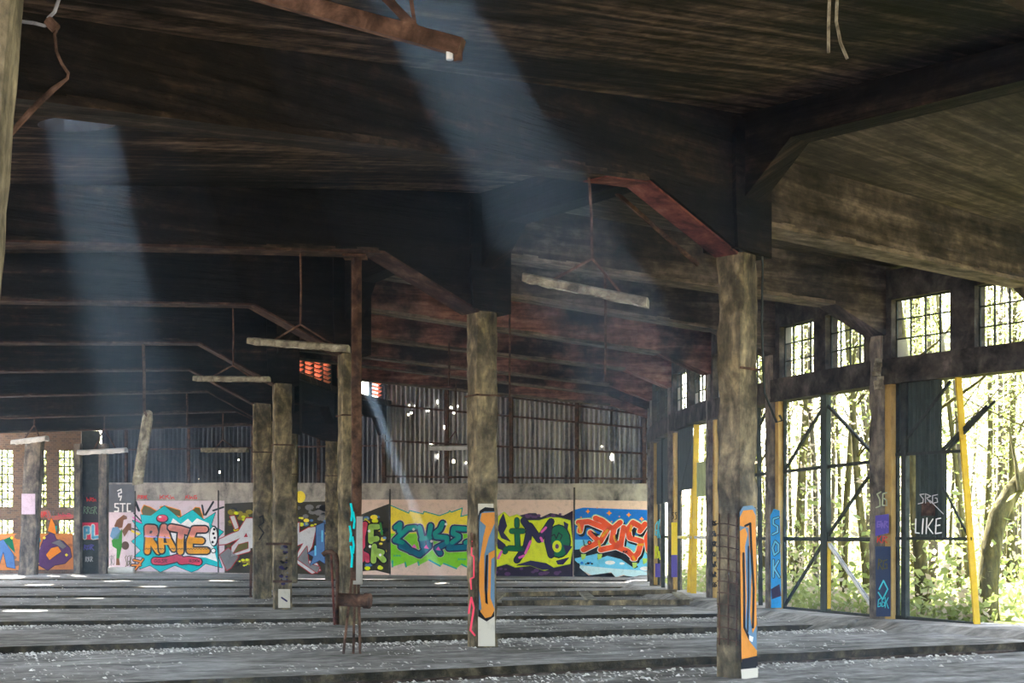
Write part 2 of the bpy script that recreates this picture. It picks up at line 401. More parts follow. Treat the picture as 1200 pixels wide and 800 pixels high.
def inside(p, poly):
    c = False; n = len(poly)
    for i in range(n):
        a, b = poly[i], poly[(i+1) % n]
        if (a.y > p.y) != (b.y > p.y) and p.x < (b.x-a.x)*(p.y-a.y)/(b.y-a.y)+a.x: c = not c
    return c
def cut(o, places):
    """round holes through a slab: (xy, z, radius)"""
    m = MB()
    for xy, z, r in places:
        n = 20; ring = [V((xy.x+math.cos(2*math.pi*i/n)*r*(1+.06*noise.noise(V((i, xy.x, 0)))), xy.y+math.sin(2*math.pi*i/n)*r, 0)) for i in range(n)]
        m.add([p+V((0, 0, z-1)) for p in ring]+[p+V((0, 0, z+1)) for p in ring],
              [tuple(range(n))[::-1], tuple(range(n, 2*n))]+[(i, (i+1) % n, (i+1) % n+n, i+n) for i in range(n)], sootshadeslab)
    c = m.build('cutter')
    md = o.modifiers.new('b', 'BOOLEAN'); md.operation = 'DIFFERENCE'; md.object = c; md.solver = 'EXACT'
    dg = bpy.context.evaluated_depsgraph_get()
    me = bpy.data.meshes.new_from_object(o.evaluated_get(dg)); o.modifiers.clear(); o.data = me
    bpy.data.objects.remove(c)
KS = list(range(-2, 8))
HOLES = {}
for p, r in holes:          # a hole throws its sun patch straight down the sunbeam
    c_, k_, q_ = best(range(0, 8), lambda q: ((q-SUN*(q.z/SUN.z)).xy-p.xy).length)
    HOLES.setdefault(k_, []).append((q_, q_.z, r))
prj = lambda q: V((600+FPX*q.x/q.y, HY-(q.z-EYE)*FPX/q.y)) if q.y > .5 else V((9e9, 0))
c_, k_, q_ = best([0], lambda q: (prj(q)-V((92, 149))).length); HOLES.setdefault(0, []).append((q_, q_.z, .36))
c_, k_, q_ = best([-1], lambda q: (prj(q)-V((462, -45))).length); HOLES.setdefault(-1, []).append((q_, q_.z, .36))
print('HOLES', {k: [tuple(round(x, 2) for x in h[0]) for h in v] for k, v in HOLES.items()}, c_)
def visible_hole(px, py, z):
    Y = (z-EYE)*FPX/(HY-py); return V(((px-600)*Y/FPX, Y, z))
for k in KS:
    for right in (False, True):
        vs, fs = slab(k, k+1, right)
        mat = greyslab if right and k < 1 else sootshadeslab  # dark slab in the farther inner bays paints the deep shade between beams
        o = MB().add(vs, fs, mat).build('ceiling', udir=(D[k]+D[k+1]))
        struct(o)
        if right: continue
        poly = [P[k]+D[k]*.0, P[k]-D[k]*OUT, P[k+1]-D[k+1]*OUT, P[k+1]]
        pl = []
        for p, r in holes:
            pass
        pl = HOLES.get(k, [])
        if pl: cut(o, pl)

# ---- beams: one per frame, outer span with knee, inner span with bracket at the door line
ORD = {-1: 'sooty roof beam overhead nearest the camera, seen in the top right corner',
       0: 'massive black roof beam carried by the nearest pillar, crossing the whole picture',
       1: 'black roof beam over the second pillar, brown inner span ending at the wide door pillar',
       2: 'third roof beam from the camera, black outer half and brown inner half',
       3: 'fourth roof beam from the camera, black outside and red bounce tinted inside',
       4: 'fifth roof beam from the camera, reddish span behind the second pillar',
       5: 'sixth roof beam from the camera, thin dark line above the far lamps',
       6: 'seventh roof beam from the camera, above the louvred clerestory',
       7: 'last roof beam in front of the corrugated end wall'}
for k in range(-1, 8):
    b = empty('roof_beam', P[k]+V((0, 0, 4.6)), ORD[k], 'beam', 'radial concrete roof beams')
    zl0, zl1 = ZL[k]; zr0, zr1 = ZR[k]; L = LEN[k]
    s = side(k)
    prof = [(.26, 4.6), (-.20, 4.6), (-1.68, zl0), (-OUT, zl1), (-OUT, ztopL(k, OUT)+.1), (-8, ztopL(k, 8)+.1), (.26, max(ztopL(k, 0), ztopR(k, 0))+.1)]
    m = MB().prism(prof, P[k], D[k], s, .19, soot)
    m.build('outer_span', b, udir=D[k])
    m = MB().prism([(.32, 4.58), (-.30, 4.62), (-.34, 5.2), (-.34, zl0+.9), (.32, zl0+.9)], P[k], D[k], s, .235, soot)
    m.build('beam_head', b, udir=D[k])
    zb = zr0+(zr1-zr0)*(L-1.35)/L
    prof = [(.2, zr0), (L-1.35, zb), (L-.2, zb-.42), (L+.1, zb-.42), (L+.1, ztopR(k, L)+.1), (.2, ztopR(k, 0)+.1)]
    m = MB().prism(prof, P[k], D[k], s, .2, greybeam if k in (-1, 0, 1, 2) else bouncebeam)
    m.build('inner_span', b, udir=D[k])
    m = MB(); n = 26; a = P[k]+D[k]*.3+V((0, 0, zr0)); c = P[k]+D[k]*(L-1.36)+V((0, 0, zb))
    for i in range(n): h = .055+.035*noise.noise(V((i*.6, k, 0))); m.bar(a.lerp(c, i/n)+V((0, 0, h/2-.012)), a.lerp(c, (i+1)/n)+V((0, 0, h/2-.012)), .425, h, edgeb)
    tag(m.build('pale_lower_edge', b, udir=D[k]), 'paler lower edge')
    m = MB(); n = 40; a = P[k]-D[k]*1.75+V((0, 0, zl0-.007)); c = P[k]-D[k]*14.5+V((0, 0, zl1+(zl0-zl1)*.5/13.3))
    for i in range(n): h = .06+.045*noise.noise(V((i*.5, k, 9))); m.bar(a.lerp(c, i/n)+V((0, 0, h/2-.012)), a.lerp(c, (i+1)/n)+V((0, 0, h/2-.012)), .40, h, edges)
    tag(m.build('pale_lower_edge', b, udir=D[k]), 'paler lower edge')
    # steel strip under knee and soffit
    m = MB()
    fm = rustred if k == 0 else flangem
    for (x0, z0), (x1, z1) in (((-.19, 4.585), (-1.68, zl0-.012)), ((-1.68, zl0-.012), (-2.35 if k == 0 else -9.0, zl0-.012+(zl1-zl0)*((.67 if k == 0 else 7.3)/13.3)))):
        a = P[k]+D[k]*x0+V((0, 0, z0)); c = P[k]+D[k]*x1+V((0, 0, z1)); m.bar(a, c, .30 if k == 0 else .42, .03, fm)
    tag(m.build('soffit_strip', b), 'red painted steel strip under the knee' if k == 0 else 'brown steel strip under the knee')

# ---- longitudinal girders over the pillar line
GL = {-1: 'dark chipped girder running from the nearest pillar to the top right', 0: 'dark girder between the nearest pillar and the second pillar',
      1: 'short dark girder between the second pillar and the rusty prop', 2: 'girder hidden in the shade left of the rusty prop',
      3: 'girder above the pair of ochre topped far pillars', 4: 'girder just before the louvred opening', 5: 'girder left of the louvred opening',
      6: 'rubble covered girder below the larger louvred opening', 7: 'girder below the smaller louvred opening beside the corrugated wall'}
for k in range(-1, 8):
    a, b = P[k], P[k+1]; d = (b-a).normalized(); s = V((-d.y, d.x, 0)); L = (b-a).length
    t0, t1 = max(ztopL(k, 0), ztopR(k, 0))+.15, max(ztopL(k+1, 0), ztopR(k+1, 0))+.15
    zb = 5.7
    if k >= 6: t0 = t1 = 6.28
    g = empty('roof_girder', (a+b)/2+V((0, 0, zb)), GL[k], 'beam', 'girders along the pillar line')
    prof = [(.15, 5.1), (.85, zb), (L-.85, zb), (L-.15, 5.1), (L-.15, t1), (.15, t0)]
    m = MB().prism(prof, a, d, s, .16, soot); m.build('girder_web', g, udir=d)
    if k >= 6:
        c = empty('louvre_window', (a+b)/2+V((0, 0, 6.28)), 'glowing red slatted louvre window, '+('wider one between two dark pillars' if k == 6 else 'narrow one beside the corrugated wall'), 'louvre window', 'clerestory louvre windows')
        z0, z1 = 6.28, 7.3; f = MB()
        npan = 4
        for q in range(npan+1):
            p = a.lerp(b, .06+.88*q/npan); f.box(p+V((0, 0, (z0+z1)/2)), (.09, .12, z1-z0), steel, d)
        for z in (z0+.03, z1): f.bar(a+V((0, 0, z)), b+V((0, 0, z)), .14, .1, steel)
        lfr = f.build('louvre_frame', c)
        for q in range(npan):
            if k == 7 and q == 2: continue          # this panel has lost its slats
            f = MB(); p0, p1 = a.lerp(b, .06+.88*q/npan), a.lerp(b, .06+.88*(q+1)/npan)
            for r in range(7):
                z = z0+.12+r*.14; f.box((p0+p1)/2+V((0, 0, z)), ((p1-p0).length-.06, .13, .014), louvrem, d, None, (V((0, 0, 1))-s*(-.55)).normalized())
            f.build('louvre_slats', lfr)
        m = MB().prism([(0, 7.3), (L, 7.3), (L, ztopR(k+1, 0)+.2), (0, ztopR(k, 0)+.2)], a, d, s, .1, bouncebeam)
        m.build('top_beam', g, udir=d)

# ---- pillars
PL = {0: ('nearest concrete pillar, tall, with orange bone like graffiti and bare reinforcement', 45), 1: ('second concrete pillar from the camera, orange loop graffiti on a pale base', 28),
      2: ('third pillar, mottled, standing directly behind the rusty steel prop', 24), 3: ('fourth pillar from the camera, dark painted foot and mossy flaking shaft', 18),
      4: ('fifth pillar, ochre topped, left neighbour of the dark footed pillar', 12), 5: ('thin far pillar half hidden between two closer pillars', 6), 6: ('far pillar right of the dark footed one, graffiti at eye level', 1),
      7: ('far pillar left of the rusty prop, in front of the blue graffiti letter', -4)}
PIL = {}
for k in range(8):
    lab, ang = PL[k]; ax = V((math.cos(math.radians(ang)), math.sin(math.radians(ang)), 0))
    e = empty('concrete_pillar', P[k], lab, 'pillar', 'inner row of concrete pillars', 'thing'); PIL[k] = (e, ax)
    wd = .33 if k < 4 else .42
    if k == 3: wd = .36
    m = MB().column(P[k], ax, wd, wd, -.14, 4.62, pillarc, amp=.016); m.build('shaft', e)
    m = MB()
    z = 3.35+.1*k % .3
    ay = V((0, 0, 1)).cross(ax); h = wd/2+.012
    pts = [P[k]+ax*(h*i)+ay*(h*j)+V((0, 0, z)) for i, j in ((-1, -1), (1, -1), (1, 1), (-1, 1), (-1, -1))]
    m.tube(pts, .014, rust, 5); m.build('iron_band', e)
# exposed reinforcement on the nearest pillar
e, ax = PIL[0]; ay = V((0, 0, 1)).cross(ax); fo = P[0]-ax*(.165+.018)
m = MB()
for t in (-.13, -.02, .10):
    m.tube([fo+ay*t+V((0, 0, z)) for z in (.35, .8, 1.3, 1.78)], .009, rust, 5)
for i in range(11):
    z = .42+i*.125; m.tube([fo+ay*-.155+V((0, 0, z-.03+.04*noise.noise(V((i, 0, 0))))), fo+ay*.02+ax*-.01+V((0, 0, z)), fo+ay*.13+V((0, 0, z+.03*noise.noise(V((0, i, 0)))))], .0065, rust, 5)
m.build('reinforcing_bars', e)
# hanging cable down the nearest pillar
m = MB(); p0 = P[0]+ay*-.2+ax*.18
m.tube([p0+V((0, 0, 4.62)), p0+V((.01, 0, 4.5)), p0+V((.0, .0, 3.9)), p0+V((.015, 0, 3.35)), p0+V((.03, 0, 3.1)), p0+V((.17, .05, 2.78)), p0+V((.23, .05, 2.8)), p0+V((.2, .05, 2.86))], .014, steel, 5)
tag(m.build('electric_cable', None, p0+V((0, 0, 4.6))), 'loose cable hanging down the right edge of the nearest pillar', 'cable')
# far left leaning outer pillar
pl_ = at(33, 673, 55.0); pl_.z = 0
e = empty('concrete_pillar', pl_, 'grey graffitied pillar at the far left in front of the tall windows', 'pillar', None, 'thing')
MB().column(pl_, (1, 0, 0), .62, .5, -.14, 4.95, facadec, lean=(.05, 0)).build('shaft', e)
m = MB(); m.box(pl_+V((.1, -.28, 2.6)), (.5, .02, .75), paint('lilac', srgb(190, 170, 190))); m.build('lilac_patch', e)

# ---- facade on the door side: pillars, lintel wall with pairs of windows
FL = {0: 'door pillar at the extreme right edge', 1: 'wide door pillar covered in blue and purple tags, beside the hanging steel panel', 2: 'door pillar with tall bright blue graffiti letters',
      3: 'door pillar with black vertical lettering just left of the nearest pillar', 4: 'door pillar with yellow and purple paint, left of the yellow frames', 5: 'last visible door pillar beside the orange lettered mural', 6: 'far door pillar hidden at the wall end'}
FP = {}
zt = lambda k: ztopR(k, LEN[k])
for k in range(0, 7):
    a = F[k-1]; b = F[k+1]; d = (b-a).normalized()
    e = empty('facade_pillar', F[k], FL[k], 'pillar', 'pillars along the door side', 'thing'); FP[k] = (e, d)
    MB().column(F[k], d, .30, .34, -.1, zt(k)+.05, facadec if k > 0 else darkconc, amp=.008).build('shaft', e)
    m = MB(); inn = V((d.y, -d.x, 0))       # ochre steel angle beside the pillar
    if inn.x > 0: inn = -inn
    m.box(F[k]-d*.235+V((0, 0, 2.08)), (.16, .15, 3.95), ochre, d); m.box(F[k]-d*.335-inn*.05+V((0, 0, 2.08)), (.04, .06, 3.95), steel, d)
    tag(m.build('door_jamb', e), 'ochre painted steel jamb')
WN = 0
for k in range(-1, 8):
    a, b = F[k], F[k+1]; d = (b-a).normalized(); L = (b-a).length; s = V((-d.y, d.x, 0)); m = MB()
    zl = 4.05 if k < 3 else 4.1
    hi = min(zt(k), zt(k+1))+.1
    def seg(x0, x1, z0, z1, t=.26, mat=darkconc):
        m.box(a+d*((x0+x1)/2)+V((0, 0, (z0+z1)/2)), (x1-x0, t, z1-z0), mat, d)
    wz0, wz1 = zl+.42, min(zl+1.4, hi-.15)
    seg(.1, L-.1, zl, wz0, .36); seg(.1, L-.1, wz1, hi, .26)
    x = [.1, .36, L*.5-.2, L*.5+.2, L-.36, L-.1]
    if k in (-1, 0): x = [.1, .45, L*.5-.22, L*.5+.26, L-.32, L-.1]
    for i in (0, 2, 4): seg(x[i], x[i+1], wz0, wz1, .26)
    struct(m.build('wall_right'))
    for i in (1, 3):
        x0, x1 = x[i], x[i+1]; WN += 1
        f = MB(); c = a+d*((x0+x1)/2)
        for q in range(5):
            p = a+d*(x0+(x1-x0)*q/4); f.box(p+V((0, 0, (wz0+wz1)/2)), (.022 if 0 < q < 4 else .04, .03, wz1-wz0), steel, d)
        for q in range(4):
            z = wz0+(wz1-wz0)*q/3; f.box(c+V((0, 0, z)), (x1-x0, .03, .022 if 0 < q < 3 else .04), steel, d)
        wo = struct(f.build('window_%d' % WN, None, c+V((0, 0, wz0))))
        for q, r in random.sample([(q, r) for q in range(4) for r in range(3)], 3):
            if q in (1, 2): continue
            g = MB(); px0 = x0+(x1-x0)*q/4; g.box(a+d*(px0+(x1-x0)/8)+V((0, 0, wz0+(wz1-wz0)*(r+.5)/3)), ((x1-x0)/4-.03, .006, (wz1-wz0)/3-.03), glassm, d)
            g.build('pane', wo)
# steel cable clamp on the wide door pillar
m = MB(); q = F[1]+V((-.12, -.22, 4.2))
for i in range(7): m.box(q+V((random.uniform(-.05, .05), 0, i*.075-.2)), (.1+.06*random.random(), .09, .07), troughm, (1, random.uniform(-.3, .3), 0))
tag(m.build('cable_insulator', None, q), 'pale broken insulator fixed to the wide door pillar below the windows', 'insulator')

# ---- remains of the steel doors in the bays
def bayp(k, t, z): return F[k].lerp(F[k+1], t)+V((0, 0, z))
def door(k, label, parts, z=.13):
    e = empty('steel_gate', bayp(k, .5, z), label, 'gate', 'remains of the steel engine shed gates', 'thing')
    for nm, items, mat in parts:
        for it in items:
            m = MB()
            (t0, z0), (t1, z1), wd, th = it
            m.bar(bayp(k, t0, z0), bayp(k, t1, z1), wd, th, mat, up=(F[k+1]-F[k]).normalized() if t0 == t1 else (0, 0, 1))
            m.build(nm, e)
    return e
d0 = door(0, 'ruined door frame with a slanting yellow post and a dark hanging sheet, far right', [
    ('frame_rail', [((.93, .16), (.45, .12), .05, .06), ((.93, 1.47), (.48, 1.47), .05, .05), ((.93, 2.87), (.52, 2.87), .05, .05)], steel),
    ('frame_post', [((.86, .15), (.86, 4.05), .10, .10)], steel),
    ('yellow_post', [((.455, .1), (.557, 4.05), .07, .09)], yellowp),
    ('brace', [((.90, 2.95), (.60, 4.0), .03, .05), ((.64, 2.3), (.50, 1.5), .025, .03), ((.645, 2.9), (.40, 3.55), .035, .06), ((.63, 2.85), (.36, 3.62), .03, .04)], steel)])
dd = (F[1]-F[0]).normalized(); nn = V((dd.y, -dd.x, 0)); nn = nn if nn.y < 0 else -nn
def corr_panel(m, k, t0, t1, z0, z1, mat, off=0.0, per=.09, amp=.012):
    a, b = bayp(k, t0, 0)+nn*off, bayp(k, t1, 0)+nn*off; L = (b-a).length; n = max(8, int(L/per*4)); vs = []
    for z in (z0, z1):
        for i in range(n+1):
            vs.append(a.lerp(b, i/n)+nn*(amp*math.sin(i*math.pi/2))+V((0, 0, z)))
    m.add(vs, [(i, i+1, n+2+i, n+1+i) for i in range(n)], mat)
m = MB(); corr_panel(m, 0, .916, .652, 2.87, 4.05, steelgreen); corr_panel(m, 0, .916, .652, 2.87, 4.05, steelgreen, -.02); tag(m.build('upper_sheet', d0), 'dark green corrugated steel sheet')
m = MB(); corr_panel(m, 0, .799, .628, 1.48, 2.87, steelgreen); corr_panel(m, 0, .799, .628, 1.48, 2.87, steelgreen, -.02); sh = m.build('hanging_sheet', d0); sh['label'] = 'dark steel sheet with white tag lettering'
d1 = door(1, 'open steel door frame with crossed braces beside the blue lettered pillar', [
    ('frame_rail', [((.93, .14), (.07, .14), .05, .06), ((.93, 1.45), (.07, 1.45), .05, .07), ((.93, 2.72), (.07, 2.78), .05, .06)], steel),
    ('centre_post', [((.5, .15), (.5, 4.05), .10, .20)], steelgreen),
    ('brace', [((.9, .2), (.5, 1.45), .04, .05), ((.5, 1.45), (.07, 2.65), .04, .05), ((.48, 1.4), (.06, .25), .04, .05), ((.9, 2.75), (.5, 3.9), .04, .05), ((.5, 3.9), (.07, 2.9), .04, .05)], steel)])
m = MB(); m.bar(bayp(1, .47, .2), bayp(1, .47, 1.4), .05, .06, yellowp); tag(m.build('yellow_edge', d1), 'yellow painted edge of the centre post')
m = MB(); m.bar(bayp(1, .48, 1.4), bayp(1, .06, .25), .06, .05, palemetal); m.build('pale_brace', d1)
d2 = door(2, 'steel door frame seen in the gap right of the nearest pillar', [
    ('frame_rail', [((.9, 1.45), (.1, 1.45), .05, .06), ((.9, 2.72), (.1, 2.72), .05, .06)], steel),
    ('frame_post', [((.55, .12), (.55, 4.05), .08, .10), ((.22, .12), (.25, 4.05), .06, .08)], steel),
    ('brace', [((.5, .2), (.25, 1.5), .04, .05), ((.5, 3.0), (.15, 3.9), .04, .05)], steel)])
d3 = door(3, 'yellow framed door remains with a dark sheet and a pale green sheet', [
    ('frame_rail', [((.9, 1.45), (.1, 1.45), .05, .06)], palemetal),
    ('yellow_post', [((.50, .1), (.42, 4.1), .16, .12), ((.62, .1), (.52, 2.6), .08, .08)], yellowp),
    ('brace', [((.85, 2.5), (.5, 3.8), .04, .05)], steel)])
for nm, t0, t1, z0, z1, mt in (('dark_sheet', .88, .52, 2.6, 4.1, steelgreen), ('green_sheet', .40, .10, 2.4, 3.2, greenp)):
    m = MB(); m.bar(bayp(3, t0, (z0+z1)/2), bayp(3, t1, (z0+z1)/2), .03, z1-z0, mt); m.build(nm, d3)
d4 = door(4, 'dark door leaf with a narrow gap, farthest along the door side', [
    ('frame_post', [((.6, .08), (.6, 4.1), .1, .12)], steel), ('frame_rail', [((.9, 1.45), (.1, 1.45), .05, .06)], steel), ('upper_sheet', [((.95, 3.2), (.3, 3.2), .03, 1.7)], steelgreen)])

# ------------------------------------------------------------------ end wall
WA, WB = V((5.2, 52.0, 0)), V((-15.7, 57.6, 0))
wd_ = (WB-WA).normalized(); wn_ = V((wd_.y, -wd_.x, 0)); wn_ = wn_ if wn_.y < 0 else -wn_
def on_plane(px, py, o, n):
    d = V(((px-600)/FPX, 1, (HY-py)/FPX)); c = V((0, 0, EYE)); t = (o-c).dot(n)/d.dot(n); return c+d*t
WL = (WB-WA).length
wt = lambda s: 3.26+.22*s/WL
m = MB(); n = 30
vs = []
for off in (0, .3):
    for z in (0, 1):
        for i in range(n+1):
            s = WL*i/n; vs.append(WA+wd_*s-wn_*off+V((0, 0, -.2 if z == 0 else wt(s)+noise.noise(V((s*1.3, 0, 0)))*.03)))
W = n+1; fs = []
for i in range(n):
    fs += [(i, i+1, W+i+1, W+i), (2*W+i, 3*W+i, 3*W+i+1, 2*W+i+1), (W+i, W+i+1, 3*W+i+1, 3*W+i)]
m.add(vs, fs, wallc); struct(m.build('wall_back'))
sP9 = (on_plane(450, 600, WA, wn_)-WA).dot(wd_)
# corrugated sheeting above it
def corrugated(name, s0, s1, zb, ztf, off, holes_px, mat=None):
    per = .18; nx = int((s1-s0)/per*6); nz = 60; vs = []; fs = []
    hp = []
    for (hx, hy, hw, hh) in holes_px:
        q = on_plane(hx, hy, WA, wn_); sc = q.y/FPX; hp.append(((q-WA).dot(wd_), q.z, hw*sc/2*.42, hh*sc/2*.48))
    for i in range(nx+1):
        s = s0+(s1-s0)*i/nx; zt_ = ztf(s); z0 = zb(s)
        for j in range(nz+1):
            vs.append(WA+wd_*s-wn_*(.12+off)+wn_*(.075*math.sin(s/per*2*math.pi))+V((0, 0, z0+(zt_-z0)*j/nz)))
    for i in range(nx):
        for j in range(nz):
            c = vs[i*(nz+1)+j]; sc = (c-WA).dot(wd_)+.015; zc = c.z+.04
            if any(((sc-a)/(w_+.004))**2+((zc-b)/(h_+.012))**2 < 1 for a, b, w_, h_ in hp): continue
            a = i*(nz+1)+j; fs.append((a, a+nz+1, a+nz+2, a+1))
    m = MB(); m.add(vs, fs, mat or corrug); o = m.build(name); return struct(o)
HB = [(478, 474, 4, 5), (484, 476, 3, 4), (481, 483, 3, 4), (477, 485, 3, 4), (501, 480, 4, 5), (511, 470, 3, 4), (527, 477, 3, 3), (531, 484, 4, 4), (536, 475, 3, 4), (521, 500, 6, 13), (512, 534, 5, 9), (530, 540, 7, 8), (504, 519, 4, 5), (545, 541, 3, 4), (716, 535, 5, 14), (426, 544, 3, 4), (704, 522, 3, 3), (503, 461, 2, 3)]
ztR = lambda s: 5.95+(7.45-5.95)*s/sP9
corrugated('wall_back_upper', -.3, sP9+.3, lambda s: wt(s)-.1, ztR, 0, HB)
corrugated('wall_back_upper', sP9, WL+.4, lambda s: wt(s)-.1, lambda s: 6.2, .35, [(195, 538, 3, 3), (216, 545, 4, 7), (226, 545, 3, 4), (227, 560, 3, 3), (250, 552, 2, 3), (274, 538, 2, 2)], corrugshade)
m = MB()
def rail(s0, s1, z0, z1, w_=.07): m.bar(WA+wd_*s0+wn_*.0+V((0, 0, z0)), WA+wd_*s1+wn_*.0+V((0, 0, z1)), .06, w_, rust)
for s in [0.6+i*(sP9-.6)/4 for i in range(5)]: m.box(WA+wd_*s+V((0, 0, (wt(s)+ztR(s))/2)), (.12, .14, ztR(s)-wt(s)), rust, wd_)
for fz in (.06, .38, .7, .95):
    rail(.1, sP9, wt(0)+(ztR(0)-wt(0))*fz if fz < .9 else 5.6, wt(sP9)+(ztR(sP9)-wt(sP9))*fz if fz < .9 else 7.1)
for i in range(1, 5):
    s = sP9+(WL-sP9)*i/4.3; m.box(WA+wd_*s-wn_*.2+V((0, 0, 4.4)), (.09, .1, 2.4), rust, wd_)
m.bar(WA+wd_*sP9-wn_*.2+V((0, 0, 4.75)), WA+wd_*WL-wn_*.2+V((0, 0, 4.75)), .06, .06, rust)
struct(m.build('trim_1'))
# dark wall posts on the concrete part
m = MB()
for px in (457, 673, 158.5, 256): 
    q = on_plane(px, 600, WA, wn_); m.box(V((q.x, q.y, 1.6))+wn_*.004, (.05, .03, 3.1), darkconc, wd_)
struct(m.build('trim_2'))

# ---- brick window wall on the far left
BA, BB = V((-15.9, 57.0, 0)), V((-24.5, 55.6, 0)); bd = (BB-BA).normalized(); bn = V((bd.y, -bd.x, 0)); bn = bn if bn.y < 0 else -bn
def bs(px): q = on_plane(px, 600, BA, bn); return (q-BA).dot(bd)
m = MB()
def bw(p0, p1, z0, z1, mat=brickm, t=.35, o=0.0):
    s0, s1 = bs(p0), bs(p1); m.box(BA+bd*((s0+s1)/2)-bn*(t/2-o)+V((0, 0, (z0+z1)/2)), (abs(s1-s0), t, z1-z0), mat, bd)
ops = [(68, 88), (42, 54.5), (-12, 15)]
bw(95, -110, -.2, 1.45); bw(95, -110, 2.05, 2.5); bw(95, -110, 4.7, 5.6)
ed = [95, 88, 68, 54.5, 42, 15, -12, -110]
for i in range(0, 8, 2): bw(ed[i], ed[i+1], 1.45, 2.05); bw(ed[i], ed[i+1], 2.5, 4.7)
struct(m.build('wall_left', None, BA))
for (p0, p1) in ops:
    for z0, z1, nr in ((2.5, 4.7, 7), (1.45, 2.05, 1)):
        WN += 1; f = MB(); s0, s1 = bs(p0), bs(p1); nc = max(3, int(abs(s1-s0)/.17))
        for q in range(nc+1): f.box(BA+bd*(s0+(s1-s0)*q/nc)-bn*.15+V((0, 0, (z0+z1)/2)), (.05, .03, z1-z0), steel, bd)
        for q in range(nr+1): f.box(BA+bd*((s0+s1)/2)-bn*.15+V((0, 0, z0+(z1-z0)*q/nr)), (abs(s1-s0), .03, .05), steel, bd)
        struct(f.build('window_%d' % WN, None, BA+bd*((s0+s1)/2)+V((0, 0, z0))))
# dark steel door and posts at the left end of the wall
q0, q1 = at(96, 669, 56.6), at(117, 669, 56.6); q0.z = q1.z = 0
m = MB(); m.bar(q0+V((0, 0, 2.65)), q1+V((0, 0, 2.65)), .06, 5.5, steel); dq = struct(m.build('door_1'))
m = MB()
for px, wpx in ((91.5, 7), (121.5, 9)):
    q = at(px, 669, 56.4); q.z = 2.4; m.box(q, (wpx*57/FPX, .35, 5.0), facadec)
struct(m.build('trim_3'))

# ------------------------------------------------------------------ paint: murals and tags as paint layers on the walls
class Mural:
    def __init__(self, o, n): self.o = V(o); self.n = V(n); self.b = MB(); self.mid = None
    def w(self, p, layer): return on_plane(p[0], p[1], self.o, self.n)+self.n*(.006+.003*layer)
    def poly(self, pts, c, layer):
        vs = [self.w(p, layer) for p in pts]
        tri = tessellate_polygon([[V((p[0], p[1], 0)) for p in pts]])
        self.b.add(vs, [t for t in tri], c); return self
    def stroke(self, pts, wd, c, layer, closed=False):
        pts = list(pts)+([pts[0]] if closed else [])
        for (x0, y0), (x1, y1) in zip(pts[:-1], pts[1:]):
            L = math.hypot(x1-x0, y1-y0) or 1e-6; nx, ny = -(y1-y0)/L*wd/2, (x1-x0)/L*wd/2
            self.b.add([self.w(p, layer) for p in ((x0+nx, y0+ny), (x1+nx, y1+ny), (x1-nx, y1-ny), (x0-nx, y0-ny))], [(0, 1, 2, 3)], c)
        if wd > .9:
            for x, y in pts: self.oval(x, y, wd/2, wd/2, c, layer, 9)
        return self
    def oval(self, x, y, rx, ry, c, layer, n=16):
        self.b.add([self.w((x+rx*math.cos(2*math.pi*i/n), y+ry*math.sin(2*math.pi*i/n)), layer) for i in range(n)], [tuple(range(n))], c); return self
    def out(self, pts, c, oc, ow, layer, closed=True):
        self.stroke(pts, ow, oc, layer, True); self.poly(pts, oc, layer); self.poly(pts, c, layer+1); return self
    def letter(self, strokes, wd, c, layer, oc=None, ow=1.6, oc2=None, ow2=1.0):
        if oc2:
            for s in strokes: self.stroke(s, wd+2*ow+2*ow2, oc2, layer)
        if oc:
            for s in strokes: self.stroke(s, wd+2*ow, oc, layer+1)
        for s in strokes: self.stroke(s, wd, c, layer+2)
        return self
    def spray(self, x0, y0, x1, y1, n, r, cs, layer):
        for i in range(n):
            rr = r*random.uniform(.5, 1.2); self.oval(random.uniform(x0, x1), random.uniform(y0, y1), rr*1.2, rr*.8, random.choice(cs), layer+i % 3, 9)
        return self
    def scribble(self, x, y, w_, h, c, layer, n=6, t=.9):
        k = max(2, n//2); cw = w_/k; f = random.random
        for i in range(k):
            x0 = x+cw*i; form = random.randrange(5); q = lambda a, b: (x0+cw*(a+.14*(f()-.5)), y+h*(b+.14*(f()-.5)))
            pts = [[(.1, 1), (.2, 0), (.9, .2), (.3, .5), (.95, 1)], [(.9, .1), (.2, .2), (.15, .9), (.9, .85), (.85, .5), (.5, .5)], [(.1, 0), (.3, 1), (.6, .4), (.9, 1.0)],
                   [(.9, .05), (.25, .15), (.75, .55), (.8, .9), (.1, 1)], [(.15, 0), (.15, 1), (.2, .5), (.85, .0), (.4, .5), (.95, 1)]][form]
            self.stroke([q(a, b) for a, b in pts], t*.85, c, layer)
        return self
    def make(self, label, px, py, cat='graffiti', group='painted murals on the end wall', name='graffiti_mural', parent=None):
        if parent is not None:
            o = self.b.build(name, parent); return o
        return tag(self.b.build(name, None, on_plane(px, py, self.o, self.n)), label, cat, group, 'thing')
c = lambda n, r, g, b: paint(n, srgb(r, g, b))
K = c('black', 22, 20, 24); WH = c('white', 236, 234, 236); TEAL = c('turquoise', 0, 182, 190); SAL = c('salmon', 250, 160, 140); GOLD = c('gold', 240, 165, 20); ORG = c('orange', 240, 140, 30)
PINK = c('hot pink', 222, 62, 92); LIL = c('pale lilac', 208, 190, 204); OLV = c('olive', 90, 84, 34); YEL = c('yellow', 246, 222, 62); LIME = c('lime', 130, 208, 32); SIL = c('silver', 192, 190, 196); GREY = c('grey', 118, 116, 120)
